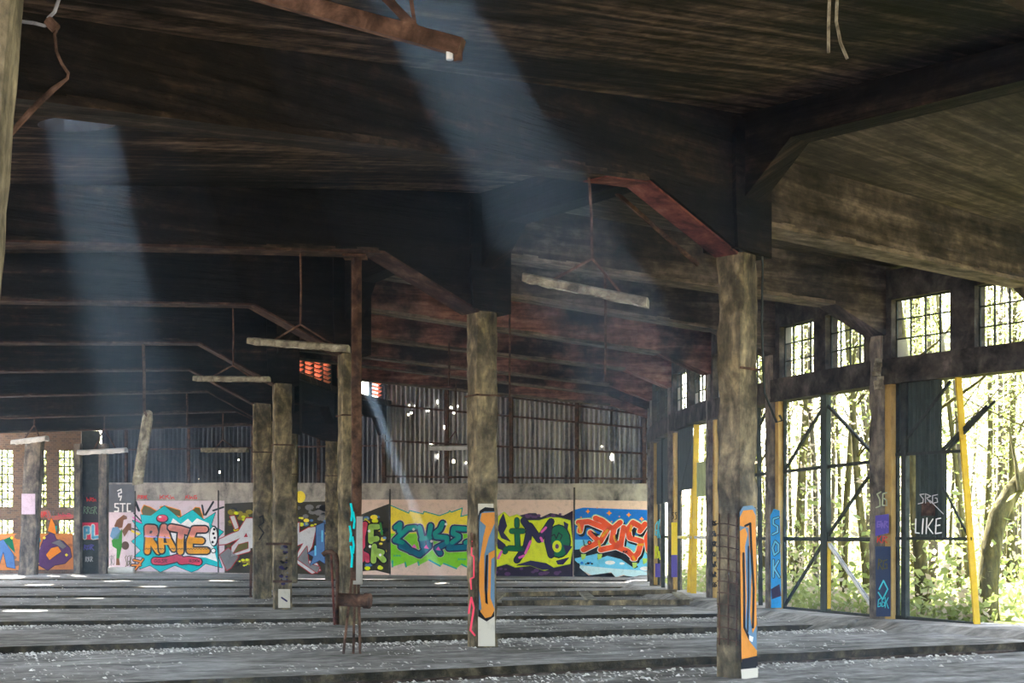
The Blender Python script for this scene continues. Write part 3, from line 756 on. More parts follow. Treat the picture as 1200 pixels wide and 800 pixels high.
DRED = c('dark red', 160, 30, 40); RED = c('red', 214, 46, 40); BLU = c('blue', 20, 110, 206); LBLU = c('sky blue', 110, 196, 236); NAVY = c('navy', 42, 32, 74); PURP = c('purple', 92, 52, 100); DGRN = c('dark green', 10, 104, 66); GRN = c('green', 60, 140, 60)
ROSE = c('wall pink', 222, 192, 180); TEA2 = c('sea green', 20, 160, 150); TEA3 = c('deep teal', 10, 108, 140); ORD2 = c('vermilion', 240, 90, 44); CYB = c('steel blue', 78, 116, 170); BRN = c('brown', 120, 80, 52); LGRN = c('light green', 168, 206, 92); MAG = c('magenta', 226, 92, 190); BGDK = c('dark olive', 56, 50, 34); PEACH = c('peach', 214, 180, 160); PBLU = c('pale cloud', 196, 228, 238); NYEL = c('neon yellow', 214, 226, 24); DPUR = c('deep violet', 40, 24, 46)
M = lambda: Mural(WA, wn_)
# plain painted grounds on the wall
u = M()
u.poly([(400, 585.5), (456, 585), (456, 675), (400, 674)], ROSE, 0).poly([(458, 585), (672, 585.5), (672, 676), (458, 675)], ROSE, 0).poly([(674, 585.5), (767, 587), (767, 677.5), (674, 676)], ROSE, 0)
struct(u.b.build('wall_back_paint', None, on_plane(600, 677, WA, wn_)))
# tall figure panel and letters
u = M(); u.poly([(127.5, 600), (157.5, 600), (157.5, 668.5), (127.5, 668.5)], LIL, 0)
u.poly([(127.5, 567.5), (157.5, 567), (157.5, 600), (127.5, 600)], c('slate', 92, 92, 98), 0)
u.letter([[(139, 590), (135, 590), (135, 594), (139, 595), (139, 599), (134.5, 599)], [(141, 590), (147, 590)], [(144, 590), (144, 599)], [(153, 590), (149.5, 590), (149.5, 599), (153, 599)]], 1.5, WH, 1)
u.stroke([(138, 575), (142, 573), (142.5, 577), (139, 578), (139.5, 582), (142.5, 581), (141, 586)], 1.4, WH, 1)
u.poly([(141, 606), (145, 603), (149, 605), (149, 608), (145, 609), (143.5, 618), (137, 619), (134, 616), (137, 609)], BRN, 1)
u.poly([(132, 618), (138, 617), (142, 622), (139, 631), (133, 632), (129, 628)], c('jeans blue', 100, 140, 180), 2)
u.poly([(138, 626), (143.5, 619), (143, 640), (140, 654), (136.5, 654), (137, 643), (132, 640), (131, 633)], GRN, 2)
u.poly([(143, 622), (150, 613), (154, 613), (154, 622), (151, 621), (146, 629)], BRN, 1); u.poly([(136.5, 653), (139.5, 653), (141, 662), (136, 662)], BRN, 1)
u.oval(147, 639, 4.5, 5, c('umber', 84, 60, 46), 1); u.scribble(128.5, 650, 6, 12, GREY, 1); u.scribble(146, 650, 9, 14, OLV, 1)
u.make('grey panel painted with a leaning figure in blue and green below white letters STC', 142, 668)
# RATE mural
u = M(); u.poly([(158.5, 586.5), (263, 586.5), (263, 670.5), (158.5, 669)], LIL, 0)
u.out([(166, 598), (169, 592), (175, 594), (186, 600), (183, 605), (168, 604)], OLV, ORG, 2.0, 1); u.out([(188, 594), (194, 593), (211, 598), (212, 605), (196, 600)], OLV, ORG, 2.0, 1); u.out([(226, 598), (229, 594.5), (234, 595), (238, 606), (228, 603)], OLV, ORG, 2, 1)
for a, b_, w_ in (((159, 588), (163, 598), 3), ((157, 601), (166, 611), 1.6), ((237, 592), (239, 603), 2.2), ((250, 588), (241, 603), 2.4), ((262, 594), (250, 598), 2.2)): u.stroke([a, b_], w_, K, 1)
u.stroke([(156, 606), (166, 613)], 1.6, MAG, 1); u.stroke([(155, 622), (165, 627)], 2.5, YEL, 1); u.stroke([(155, 619), (165, 622)], 1.6, K, 1)
star = [(165, 603), (177, 604), (193, 592.5), (210, 607), (226, 597.5), (239.5, 609), (252.5, 600.5), (247.5, 615), (262, 623), (253, 632), (255.5, 650), (260.5, 665), (241, 660), (232, 667), (224.5, 670), (205, 662), (188, 670), (176, 662), (164, 666.5), (167, 652), (157.5, 652), (165.5, 645), (154.5, 634), (166, 625), (155.5, 609.5), (167, 614)]
u.out(star, TEAL, K, 1.2, 2)
u.poly([(203, 607), (212, 614), (220.5, 607.5), (225.5, 612.5), (231, 607), (245, 613), (250, 640), (255, 658), (241, 653), (200, 652), (195, 625)], WH, 4)
u.letter([[(157, 656), (166, 658)], [(155, 662), (165, 662)], [(159, 667), (168, 655)]], 1.8, ORG, 4, K, 1)
def two_tone(strokes, wd, ysplit, lay):
    for st in strokes: u.stroke(st, wd+3.8, K, lay)
    for st in strokes: u.stroke(st, wd, GOLD, lay+1)
    for st in strokes:
        pts = []
        for (x0, y0), (x1, y1) in zip(st[:-1], st[1:]):
            for q in range(9): pts.append((x0+(x1-x0)*q/8, y0+(y1-y0)*q/8))
        run = []
        for p in pts+[(0, 999)]:
            if p[1] <= ysplit: run.append(p)
            else:
                if len(run) > 1: u.stroke(run, wd, SAL, lay+2)
                run = []
two_tone([[(173, 618), (174, 632), (173, 646)], [(174, 618), (181, 618.5), (182.5, 624), (175, 630), (179, 636), (186, 646)]], 6.6, 627, 5)
two_tone([[(192, 617), (189, 632), (190, 645)], [(193, 617), (198, 632), (204, 643)]], 6.2, 627, 8)
two_tone([[(201, 618), (212, 620), (225, 624)], [(213, 622), (212, 634), (212, 646)]], 7.4, 628, 11)
two_tone([[(228, 620), (241, 620)], [(228, 621), (223, 634), (223, 645)], [(225, 633), (237, 633.5)], [(224, 645), (243, 645)]], 7.0, 627, 14)
u.stroke([(193, 637), (198, 637)], 2.2, GOLD, 11); u.poly([(176, 622), (179.5, 622), (178, 625), (175.5, 625)], K, 8); u.poly([(193.5, 633), (195.5, 633), (194.3, 627)], K, 11)
u.stroke([(170, 628), (184, 629)], 1.3, c('lavender', 190, 160, 226), 8); u.stroke([(187, 629), (199, 630)], 1.3, c('lavender', 190, 160, 226), 11)
for x0, x1 in ((169, 178), (182, 190), (188, 194), (199, 206), (208, 216), (218, 246)):
    n_ = max(4, int((x1-x0)/1.6)); u.stroke([(x0+(x1-x0)*i/n_, 642+(1.5 if i % 2 else 0)) for i in range(n_+1)], .6, K, 18)
u.letter([[(182, 657), (192, 657.5), (203, 655)], [(203, 655), (210, 653), (213, 657)], [(213, 657), (222, 656), (233, 658)]], 8, PINK, 9, K, 1.3)
u.scribble(181, 655, 16, 4, K, 13, 9, .8); u.scribble(222, 655, 13, 3.5, K, 13, 9, .8)
u.letter([[(190.5, 607.5)]], 1, RED, 5); u.oval(190.5, 607.5, 7.5, 5.2, K, 6); u.oval(190.5, 607, 6, 4, PINK, 7); u.oval(188, 605.5, 1.8, 1, WH, 8)
u.oval(251, 628, 5.6, 12.5, K, 6); u.oval(250.5, 628, 4.3, 11, WH, 7); u.oval(250.5, 645, 3.2, 3.2, K, 6); u.oval(250.5, 645, 2.2, 2.2, WH, 7)
for dx, dy in ((1, -8), (0, -3), (1.5, 2), (-1, 7)): u.oval(250.5+dx, 628+dy, 1.5, 1.6, K, 8)
u.make('mural with bubble letters RATE on a turquoise star', 210, 670)
# red tags over it
u = M()
for x, w_ in ((161, 12), (187, 18), (217, 14)): u.scribble(x, 580, w_, 4.5, RED, 0, 7, 1.0)
u.make('thin red tags on bare concrete above the star mural', 195, 585, group='tags')
# silver letters mural, either side of the pillars
u = M(); u.poly([(263.5, 590), (300, 588), (345, 592), (345, 672), (263.5, 671)], BGDK, 0); u.spray(265, 596, 343, 664, 60, 4.5, [OLV, c('mustard', 140, 130, 30), BGDK, K], 1); u.spray(268, 600, 300, 622, 14, 2.6, [NYEL, c('mustard', 140, 130, 30)], 4); u.spray(280, 655, 300, 664, 10, 1.6, [NYEL], 4)
u.out([(270, 605), (275, 604), (280, 618), (276, 620)], SIL, DRED, 2.2, 7); u.out([(289, 607), (300, 607), (300, 640), (292, 646), (271, 652), (272, 640), (282, 630), (266, 637), (257, 638), (257, 632), (272, 625), (280, 622)], SIL, DRED, 2.2, 7)
u.poly([(286, 629), (289, 624), (291, 629)], DRED, 9); u.out([(280, 638), (291, 635), (291, 642), (274, 648)], OLV, DRED, 1.4, 9)
u.out([(258, 650), (268, 642), (280, 652), (271, 665), (266, 668)], GREY, DRED, 2, 7); u.out([(301, 610), (318, 606), (318, 640), (303, 646)], SIL, DRED, 2, 7); u.out([(325, 606), (343, 604), (343, 660), (327, 650)], SIL, DRED, 2, 7)
u.make('silver lettered mural with red outlines on smoky olive, left of the paired pillars', 285, 671)
u = M(); u.poly([(345.5, 588), (399, 587), (399, 674), (345.5, 672)], BGDK, 0); u.spray(347, 594, 398, 608, 26, 4.5, [K, GREY, BGDK], 1); u.spray(350, 606, 398, 616, 20, 2.5, [NYEL, YEL, CYB], 4); u.oval(352, 582, 6, 7, YEL, 1); u.spray(384, 610, 399, 660, 20, 3, [YEL, LGRN, PEACH, BGDK], 3)
u.out([(346, 614), (351, 612), (351, 624), (362, 618), (371, 617), (366, 640), (357, 655), (372, 660), (376, 668), (366, 672), (349, 660), (347, 652), (356, 636), (346, 640)], SIL, DRED, 2.0, 6)
u.out([(349, 655), (360, 640), (362, 660), (375, 664), (372, 671)], GREY, DRED, 1.8, 8)
u.out([(371, 616), (380, 612), (381, 660), (375, 656), (364, 662), (368, 652), (361, 648), (369, 644), (371, 640)], CYB, NAVY, 1.8, 9); u.stroke([(378, 622), (378, 634)], 2, LBLU, 11); u.stroke([(370, 640), (370, 650)], 2, LBLU, 11)
u.make('mural with one silver and one blue letter left of the rusty prop', 372, 673)
u = M(); u.poly([(400, 606), (420, 604), (440, 596), (456, 590), (456, 672), (440, 668), (400, 671)], BGDK, 1); u.spray(402, 604, 446, 614, 18, 3.4, [YEL, CYB, NYEL], 2); u.spray(402, 660, 446, 667, 18, 2.6, [NYEL, CYB, K], 2); u.spray(444, 612, 455, 650, 14, 3, [YEL, CYB, K, BGDK], 2)
u.letter([[(428, 614), (425, 628), (425, 640)], [(424, 648), (430, 651), (431, 656)], [(420, 616), (422, 634), (424, 656)]], 6.5, c('raspberry', 216, 70, 100), 5, K, 1.6)
u.letter([[(435, 617), (435, 634)], [(435, 617), (443, 617)], [(435, 632), (442, 631)], [(439, 640), (438, 657)], [(440, 645), (448, 647)], [(440, 645), (450, 656)]], 6.5, LGRN, 6, K, 1.6)
u.stroke([(446, 613), (448, 626)], 2.5, GRN, 9)
for x, y in ((421, 617), (433, 622), (434, 640), (446, 650)): u.oval(x, y, 1.6, 1.6, WH, 10)
u.make('dark mural with raspberry and light green letters, right of the rusty prop', 430, 672)
# teal letters
u = M()
u.poly([(458, 592), (479, 601), (480, 598), (496, 602), (497, 599), (515, 604), (526, 600), (527, 598), (529, 600), (542, 595), (540, 605), (556, 601), (556, 640), (458, 640)], YEL, 1); u.stroke([(458, 592), (479, 601), (480, 598), (496, 602), (497, 599), (515, 604), (526, 600), (527, 598), (529, 600), (542, 595), (540, 605), (556, 601)], 1.2, TEA2, 2)
u.poly([(458, 625), (556, 625), (556, 668), (541, 661), (535, 666), (520, 660), (516, 663), (503, 656), (491, 662), (490, 658), (476, 664), (475, 659), (460, 664), (458, 656)], LIME, 2)
for a, b_ in (((460, 657), (460, 664)), ((475, 659), (476, 664)), ((490, 658), (491, 662)), ((503, 656), (516, 663)), ((520, 660), (535, 666)), ((541, 661), (553, 667))): u.stroke([a, b_], 1.8, TEA2, 3)
L_ = [[(464, 618), (469, 614), (468, 622)], [(487, 618), (478, 619), (463, 633), (472, 636), (482, 646)], [(492, 618), (495, 630), (496, 640)], [(505, 616), (503, 628), (503, 640), (494, 648)], [(494, 632), (504, 630)], [(519, 613), (516, 620), (510, 625), (511, 629), (524, 630), (524, 636), (512, 642), (516, 648)], [(546, 620), (532, 619), (531, 625), (538, 628)], [(538, 630), (530, 636), (526, 642), (546, 641)], [(546, 636), (556, 632)], [(470, 640), (480, 644), (492, 650)]]
u.letter(L_, 6, TEA3, 4, NAVY, 1.7, LIL, .5)
for s_ in L_[:9]: u.stroke([(x, y-.6) for x, y in s_ if y < 638] or [s_[0]], 5, TEA2, 8)
for x, y in ((486, 641), (500, 642), (514, 644)): u.poly([(x-3, y), (x, y-4), (x+3, y+1)], MAG, 9)
for x, y in ((485, 620), (506, 634), (523, 614)): u.oval(x, y, 1.6, 1.6, WH, 10)
u.scribble(461, 650, 9, 2, TEA2, 4, 6, .6); u.scribble(536, 654, 10, 2, TEA2, 4, 6, .6)
u.make('mural with teal letters CHSE on yellow and lime zigzag', 507, 676)
# purple and lime letters
u = M()
u.poly([(558, 606), (566, 600), (574, 605), (600, 606), (620, 601), (628, 601), (634, 606), (645, 601), (652, 602), (660, 604), (671.5, 598), (671.5, 676), (558, 675)], DPUR, 1)
u.spray(575, 666, 660, 673, 14, 2.6, [PURP], 2); u.spray(616, 602, 670, 606, 10, 2.2, [PURP], 2)
u.out([(581, 608), (591, 600), (597, 606), (606, 603), (618, 610), (632, 610), (646, 606), (656, 607), (668, 610), (671, 640), (668, 660), (650, 664), (638, 668), (622, 662), (604, 664), (594, 660), (580, 664), (577, 640)], NYEL, c('lime yellow', 168, 196, 20), 1.6, 4)
u.out([(590, 602), (594, 616), (590, 624), (598, 634), (588, 630), (584, 620), (586, 610)], NAVY, K, 1, 6); u.out([(582, 630), (592, 638), (594, 646), (584, 642)], NAVY, K, 1, 6)
u.letter([[(606, 609), (606, 616)]], 5, DGRN, 6, K, .8); u.letter([[(600, 622), (613, 622)], [(606, 622), (607, 640)], [(597, 642), (612, 643)], [(593, 643), (592, 646)]], 5.5, DGRN, 6, K, .8)
u.letter([[(614, 610), (621, 620), (617, 640), (606, 656)], [(621, 616), (632, 632), (646, 611)], [(644, 614), (642, 634), (646, 650)]], 6.4, NAVY, 6, K, 1.1)
for pts in ([(640, 618), (635, 623)], [(622, 634), (616, 648)], [(634, 630), (636, 634)], [(584, 654), (588, 646)], [(609, 653), (614, 651)]): u.stroke(pts, 2.8, MAG, 9)
u.oval(655, 634, 14.5, 20, K, 6); u.oval(655, 634, 13, 18.5, DGRN, 7); u.oval(653, 640, 5.5, 7, NYEL, 8); u.oval(653, 640, 2.2, 2.8, PURP, 9); u.stroke([(646, 628), (650, 626), (652, 631), (655, 624), (659, 627), (657, 632)], 1.3, K, 9); u.poly([(660, 638), (671, 640), (664, 650)], NAVY, 9); u.out([(661, 611), (666, 614), (665, 620), (662, 618)], NAVY, K, .6, 9)
u.out([(606, 662), (622, 657), (640, 660), (650, 666), (636, 667), (622, 662)], NAVY, K, 1, 7); u.out([(652, 657), (667, 653), (660, 661), (654, 661)], NAVY, K, .6, 7)
u.make('mural with lime outlined purple letters and a dark green round letter', 615, 676)
# orange letters on blue sky
u = M()
u.poly([(673.5, 597), (684, 594.5), (720, 596), (767, 597.5), (767, 640), (673.5, 645)], BLU, 1); u.poly([(673.5, 632), (767, 632), (767, 670), (673.5, 664)], LBLU, 2); u.poly([(673.5, 656), (680, 662), (676, 676), (673.5, 676)], K, 4); u.poly([(673.5, 676), (678, 664), (690, 674), (706, 677), (712, 671), (717, 671), (722, 677), (731, 674), (736, 678), (745, 676), (757, 677), (762, 671), (767, 672), (767, 678)], K, 4)
u.poly([(678, 662), (690, 663), (720, 666), (750, 668), (760, 671), (756, 676), (745, 675), (737, 677), (731, 673), (722, 676), (716, 670), (712, 671), (705, 676), (692, 673), (682, 668)], PBLU, 3); u.oval(715, 659, 6, 2.4, WH, 4); u.oval(729, 660, 3, 1.4, WH, 4); u.oval(756, 666, 6, 2.5, WH, 4); u.spray(676, 658, 694, 662, 8, 1.5, [K, BLU], 4)
for x, y, r in ((689, 599, 2), (714, 601, 2.4), (737, 603, 2.2), (752, 608, 2.2), (681, 606, 1), (700, 595, .8), (726, 605, .9), (692, 607, .9), (717, 611, .9)):
    u.poly([(x, y-r*1.4), (x+r*.5, y-r*.5), (x+r*1.4, y), (x+r*.5, y+r*.5), (x, y+r*1.4), (x-r*.5, y+r*.5), (x-r*1.4, y), (x-r*.5, y-r*.5)], ORG, 3)
u.poly([(673, 644), (690, 642), (706, 641), (722, 645), (735, 650), (748, 664), (744, 666), (728, 655), (712, 651), (700, 655), (701, 648), (688, 651), (674, 654)], K, 5)
sh = [[(678, 612), (690, 611), (712, 620), (704, 634), (690, 641), (684, 644)], [(682, 612), (680, 622)], [(692, 624), (700, 632)], [(698, 607), (706, 610), (716, 618)], [(727, 612), (720, 618), (717, 634), (728, 638)], [(731, 618), (728, 636)], [(749, 616), (742, 612), (736, 620), (738, 630), (752, 634), (748, 648), (742, 654)], [(756, 614), (750, 622)], [(704, 644), (722, 640), (736, 646), (744, 654)], [(764, 618), (758, 630), (760, 644), (767, 652)], [(766, 616), (767, 634)]]
for s_ in sh: u.stroke([(x+1.5, y+2.4) for x, y in s_], 9, K, 6)
for s_ in sh: u.stroke(s_, 9.6, LGRN, 5)
u.letter(sh, 6.6, ORD2, 6, WH, .7)
for pts in ([(678, 614), (681, 624)], [(712, 621), (706, 628)], [(720, 628), (722, 634)], [(740, 616), (739, 622)], [(748, 638), (754, 638)], [(742, 652), (744, 656)], [(702, 634), (703, 640)], [(762, 624), (761, 628)]): u.stroke(pts, 2.8, GOLD, 9)
u.poly([(692, 622), (703, 626), (699, 629)], K, 9); u.oval(722.5, 630, 1.6, 4.5, K, 9); u.poly([(743, 620), (746, 621), (743, 630), (741, 626)], K, 9); u.stroke([(684, 633), (685, 639), (688, 639)], 1, K, 10); u.oval(691, 635.5, 2.4, 2.6, K, 10); u.oval(691, 635.5, 1.3, 1.4, ORD2, 11); u.scribble(730, 645, 6, 3, K, 10, 5, .7)
for x, y in ((684, 652), (703, 652), (744, 662), (756, 657)): u.poly([(x-3, y-3), (x+3, y-3), (x+2, y+2), (x-2, y+4)], LGRN, 8)
u.make('mural with vermilion letters on blue starry sky above a cloud', 720, 677)
# brick wall mural far left
u = Mural(BA, bn)
u.poly([(-14, 625), (85, 625), (86, 667), (-14, 668)], c('dusty orange', 206, 126, 62), 0); u.spray(-8, 628, 84, 664, 16, 4, [c('dull orange', 170, 104, 56), c('brick grey', 120, 96, 80), PEACH], 1)
u.out([(44, 650), (52, 630), (62, 622), (66, 632), (74, 634), (82, 642), (84, 652), (76, 660), (64, 662), (56, 668), (46, 662), (38, 664), (34, 658)], PURP, K, 1.2, 3); u.out([(54, 650), (60, 642), (68, 640), (72, 646), (66, 650), (58, 656)], ORG, K, .8, 5); u.out([(60, 636), (70, 632), (78, 640), (74, 643), (66, 638)], GREY, K, .6, 5)
u.out([(56, 622), (60, 606), (64, 614), (66, 626)], ORG, K, .8, 5); u.poly([(36, 632), (46, 626), (48, 634), (38, 640)], TEA2, 5); u.poly([(64, 616), (67, 616), (66, 624), (63, 624)], TEA2, 5)
u.out([(-14, 640), (4, 632), (16, 650), (18, 666), (8, 664), (4, 646), (-2, 666), (-14, 668)], CYB, K, 1, 3); u.poly([(4, 632), (14, 628), (18, 648), (12, 642)], DGRN, 5)
for x, y in ((14, 630), (36, 652), (78, 650), (52, 630), (44, 660)): u.poly([(x-2, y), (x, y-2), (x+2, y), (x, y+2)], YEL, 6)
u.stroke([(40, 603), (56, 600), (58, 607), (84, 605)], 5, c('dusty red', 190, 100, 90), 1); u.scribble(41, 600, 14, 6, RED, 2, 7, 1); u.scribble(54, 598, 10, 9, GREY, 2, 6, .8); u.scribble(68, 601, 15, 4, PINK, 2, 6, .9)
u.make('orange and purple letters painted on brickwork under the far left windows', 40, 667)
# dark door tags
u = Mural((q0+q1)/2+V((0, -.034, 0)), V((0, -1, 0)).normalized())
u.poly([(96, 577), (117, 577), (117, 616), (96, 616)], c('charcoal', 58, 56, 60), 0); u.poly([(96.5, 612), (115, 612), (116, 632), (97, 632)], PINK, 1); u.letter([[(99.5, 630), (99.5, 618), (104, 618), (104, 624), (100, 624)], [(109, 616), (109, 630), (115, 629)]], 3, LBLU, 2, WH, 1)
u.scribble(98, 580, 14, 5, K, 1, 7, 1); u.scribble(101, 583, 12, 4, RED, 2, 7, 1.2); u.scribble(98, 593, 16, 9, c('faded green', 120, 150, 126), 2, 8, .9); u.scribble(98, 638, 12, 6, c('violet', 90, 80, 170), 1, 6, 1.4); u.scribble(100, 652, 9, 6, SIL, 1, 6, .9)
u.make('tags and pale blue letters P1 on the dark steel door at the left end', 106, 669, group='tags')
# pillar paint --- nearest pillar, right hand face
def face(k, sgn_ax, wd):
    e, ax = PIL[k]; ay = V((0, 0, 1)).cross(ax)
    n = -ay if sgn_ax == 'r' else -ax
    return Mural(P[k]+n*(wd/2+.03), n), e
BLUD = c('dull blue', 84, 112, 138); ORP = c('pillar orange', 184, 120, 48)
u, e = face(0, 'r', .33)
u.poly([(866, 596), (885, 594), (886, 783), (868, 785)], K, 0); u.poly([(866, 600), (870, 593), (881, 592), (885, 596), (886, 776), (868, 776)], BLUD, 1)
u.poly([(866, 606), (870, 598), (881, 597), (884.5, 604), (885.5, 732), (881, 742), (878, 720), (880, 660), (877, 640), (876, 618), (866, 616)], ORP, 2)
u.poly([(866, 622), (872, 618), (875, 626), (872, 640), (874, 700), (872, 740), (878, 752), (886, 762), (886, 770), (868, 776)], ORP, 2)
u.stroke([(872, 616), (878, 613), (879, 640), (882, 690), (881, 735)], 2.6, K, 3); u.stroke([(870, 648), (871, 700), (871, 735), (877, 748)], 2.6, K, 3); u.stroke([(876, 640), (876, 700), (875, 740)], 1.5, K, 3)
u.poly([(876, 744), (881, 746), (880, 752), (876, 750)], SIL, 5); u.poly([(868, 772), (886, 768), (887, 780), (868, 782)], K, 3); u.poly([(867, 784), (887, 782), (887, 795), (868, 795)], c('pale base', 176, 170, 160), 3)
u.make('', 0, 0, name='painted_face', parent=e)['label'] = 'orange black and blue painted face'
u, e = face(1, 'r', .33)
u.poly([(560, 590), (578, 590), (580, 757), (560, 757)], c('pale base', 176, 170, 160), 0); u.poly([(560, 604), (562, 598), (568, 594), (579, 595), (579, 722), (570, 728), (560, 722)], K, 1)
u.poly([(561, 612), (562, 602), (567, 599), (579, 599), (579, 716), (569, 722), (561, 714)], BLUD, 2)
u.poly([(562, 610), (564, 601), (579, 600), (579, 613), (572, 630), (567, 650), (567, 690), (570, 716), (564, 714), (561, 690), (561, 660), (566, 628), (569, 616)], ORP, 3)
u.poly([(572, 648), (579, 644), (579, 652), (575, 655), (574, 700), (579, 714), (575, 722), (568, 724), (562, 716), (566, 708), (570, 706), (571, 690)], ORP, 4); u.poly([(569, 650), (571, 650), (570, 690), (571, 708), (568, 706), (567, 680)], K, 5)
u.make('', 0, 0, name='painted_face', parent=e)['label'] = 'orange loop painted face with black outline'
u, e = face(1, 'l', .33); u.stroke([(554, 634), (553, 650), (556, 652), (556, 676), (552, 678), (553, 690)], 1.6, PINK, 1); u.stroke([(550, 718), (553, 700), (556, 712), (552, 738), (557, 744)], 2.2, PINK, 1); u.stroke([(553, 625), (554, 640)], 3, rust, 1)
u.make('', 0, 0, name='painted_side', parent=e)
u, e = face(3, 'r', .36); u.spray(329, 640, 337, 684, 34, 2.0, [NAVY, K, c('slate', 92, 92, 98), NAVY], 1); u.poly([(326, 690), (340, 690), (340, 712), (326, 712)], c('pale base', 176, 170, 160), 0); u.stroke([(330, 700), (336, 704)], 2, NAVY, 2); u.make('', 0, 0, name='painted_foot', parent=e)
u, e = face(4, 'r', .42); u.stroke([(304, 606), (308, 604), (309, 612), (303, 616), (309, 624), (304, 632)], 1.6, K, 1); u.make('', 0, 0, name='tag_writing', parent=e)
# facade pillar paint
def fface(k):
    e, d = FP[k]; n = V((d.y, -d.x, 0)); n = n if n.x < 0 else -n
    return Mural(F[k]+n*(.17+.012), n), e
BBLU = c('bright blue', 40, 150, 226); CYN = c('cyan', 70, 190, 210); VIO = c('violet', 96, 84, 170)
u, e = fface(2); u.poly([(903, 604), (907, 596), (914, 598), (916, 712), (904, 712)], BBLU, 0)
u.poly([(904, 690), (914, 684), (916, 698), (905, 702)], NAVY, 1)
for pts in ([(913, 606), (907, 608), (907, 614), (912, 617), (912, 623), (906, 626)], [(909, 634), (906, 642), (908, 650), (913, 646), (913, 638), (909, 634)], [(907, 656), (907, 676)], [(913, 657), (908, 666), (914, 676)]): u.stroke(pts, 3.4, NAVY, 1); u.stroke(pts, 1.9, LBLU, 2)
u.make('', 0, 0, name='blue_lettering', parent=e)
u, e = fface(1); u.poly([(1026, 604), (1042, 602), (1042, 624), (1026, 628)], VIO, 0); u.scribble(1027, 576, 13, 18, c('pale green tag', 170, 180, 150), 1, 5, 1.8); u.poly([(1026, 640), (1044, 640), (1044, 722), (1027, 722)], c('deep blue grey', 48, 60, 92), 0)
u.scribble(1029, 655, 12, 12, OLV, 2, 5, 1.4); u.stroke([(1031, 690), (1036, 680), (1041, 690), (1035, 702), (1030, 694)], 1.6, CYN, 2); u.scribble(1029, 700, 13, 12, CYN, 2, 7, 1.1); u.scribble(1028, 628, 13, 8, RED, 2, 5, 1); u.scribble(1028, 610, 13, 8, c('pale violet', 130, 110, 200), 1, 6, 1.6)
u.make('', 0, 0, name='tag_layer', parent=e)
u, e = fface(3)
for i in range(7): u.scribble(835, 610+i*12, 5, 6, K, 1, 3, 1.5)
u.make('', 0, 0, name='black_lettering', parent=e)
u, e = fface(4); u.poly([(787, 612), (794, 612), (794, 650), (787, 650)], YEL, 0); u.poly([(787, 650), (794, 650), (794, 676), (787, 676)], VIO, 0); u.scribble(787, 600, 7, 8, K, 1, 5, 1); u.make('', 0, 0, name='paint_bands', parent=e)
u, e = fface(5); u.scribble(768, 610, 6, 20, CYN, 1, 5, 1.4); u.scribble(768, 640, 6, 14, NYEL, 1, 5, 1.6); u.poly([(768, 660), (774, 660), (774, 676), (768, 676)], VIO, 0); u.make('', 0, 0, name='paint_bands', parent=e)
# writing on the hanging sheet
u = Mural(bayp(0, .70, 0)+nn*.03, nn)
u.letter([[(1074, 608), (1073.5, 624), (1078, 624.5)], [(1082.5, 608), (1081.5, 625)], [(1087, 607), (1086, 625)], [(1094, 608), (1088, 617), (1094, 625)], [(1103, 607), (1098, 608), (1097, 625), (1104, 624)], [(1097, 616), (1102, 615)]], 1.5, WH, 1)
u.scribble(1076, 578, 24, 12, SIL, 1, 7, 1.2); u.stroke([(1090, 586), (1106, 602)], 1, SIL, 1); u.poly([(1080, 588), (1096, 588), (1096, 604), (1080, 604)], rust, 0)
u.make('', 0, 0, name='white_lettering', parent=d0)

# ------------------------------------------------------------------ hanging lamp troughs
def trough(top, jn, a, b, label, r=.055, legs=(.25, .78), mat=None, group='hanging lamp troughs'):
    top, jn, a, b = V(top), V(jn), V(a), V(b); mat = mat or troughm
    e = empty('hanging_lamp', jn, label, 'lamp', group)
    hr = MB().tube([top, top.lerp(jn, .5)+V((.01, 0, 0)), jn], r*.28, rust, 6).build('hanger_rod', e)
    for t in legs:
        p = a.lerp(b, t); MB().tube([jn, p], r*.26, rust, 6).build('hanger_leg', hr)
    d = (b-a).normalized(); s = d.cross(V((0, 0, 1))).normalized(); n = 22; vs = []; ring = 8
    for i in range(n+1):
        p = a.lerp(b, i/n)
        for q in range(ring):
            ang = math.pi*q/(ring-1); jag = 1+(.35*noise.noise(p*9+V((q, 0, 0))) if q in (0, ring-1) else .06*noise.noise(p*15))
            vs.append(p+s*(r*1.5*math.cos(ang))+V((0, 0, 1))*(r*math.sin(ang)*.9-(r*.9*jag if q in (0, ring-1) else 0)))
    fs = [(i*ring+q, i*ring+q+1, (i+1)*ring+q+1, (i+1)*ring+q) for i in range(n) for q in range(ring-1)]
    fs += [tuple(range(ring)), tuple(range(n*ring, (n+1)*ring)[::-1])]
    m = MB().add(vs, fs, mat); o = m.build('lamp_trough', e)
    sm = o.modifiers.new('t', 'SOLIDIFY'); sm.thickness = .008
    return e
trough(at(690, 207, 14.6), at(694, 303, 14.6), at(614, 325, 14.75), at(759, 354, 14.4), 'long tilted lamp trough on a forked hanger, between the two nearest pillars', .052, (.2, .82))
trough(at(352, 296, 19.0), at(352, 380, 19.0), at(292, 399, 19.2), at(408, 408, 18.8), 'lamp trough hanging just left of the rusty prop', .05, (.22, .9))
trough(at(273, 361, 24.6), at(273, 428, 24.6), at(228, 443, 24.8), at(315, 444, 24.4), 'lamp trough hanging left of the ochre topped pillar', .05, (.2, .8))
trough(at(168, 403, 29.8), at(169, 482, 29.8), at(173, 486, 29.8), at(161, 562, 29.6), 'lamp trough hanging almost vertically by one end, left side', .11, (.02,))
trough(V((at(261, 470, 46.0).x, 46.0, 6.3)), at(261, 515, 46.0), at(237, 527, 46.2), at(290, 527, 45.8), 'small far lamp trough in front of the dark corrugated wall', .08)
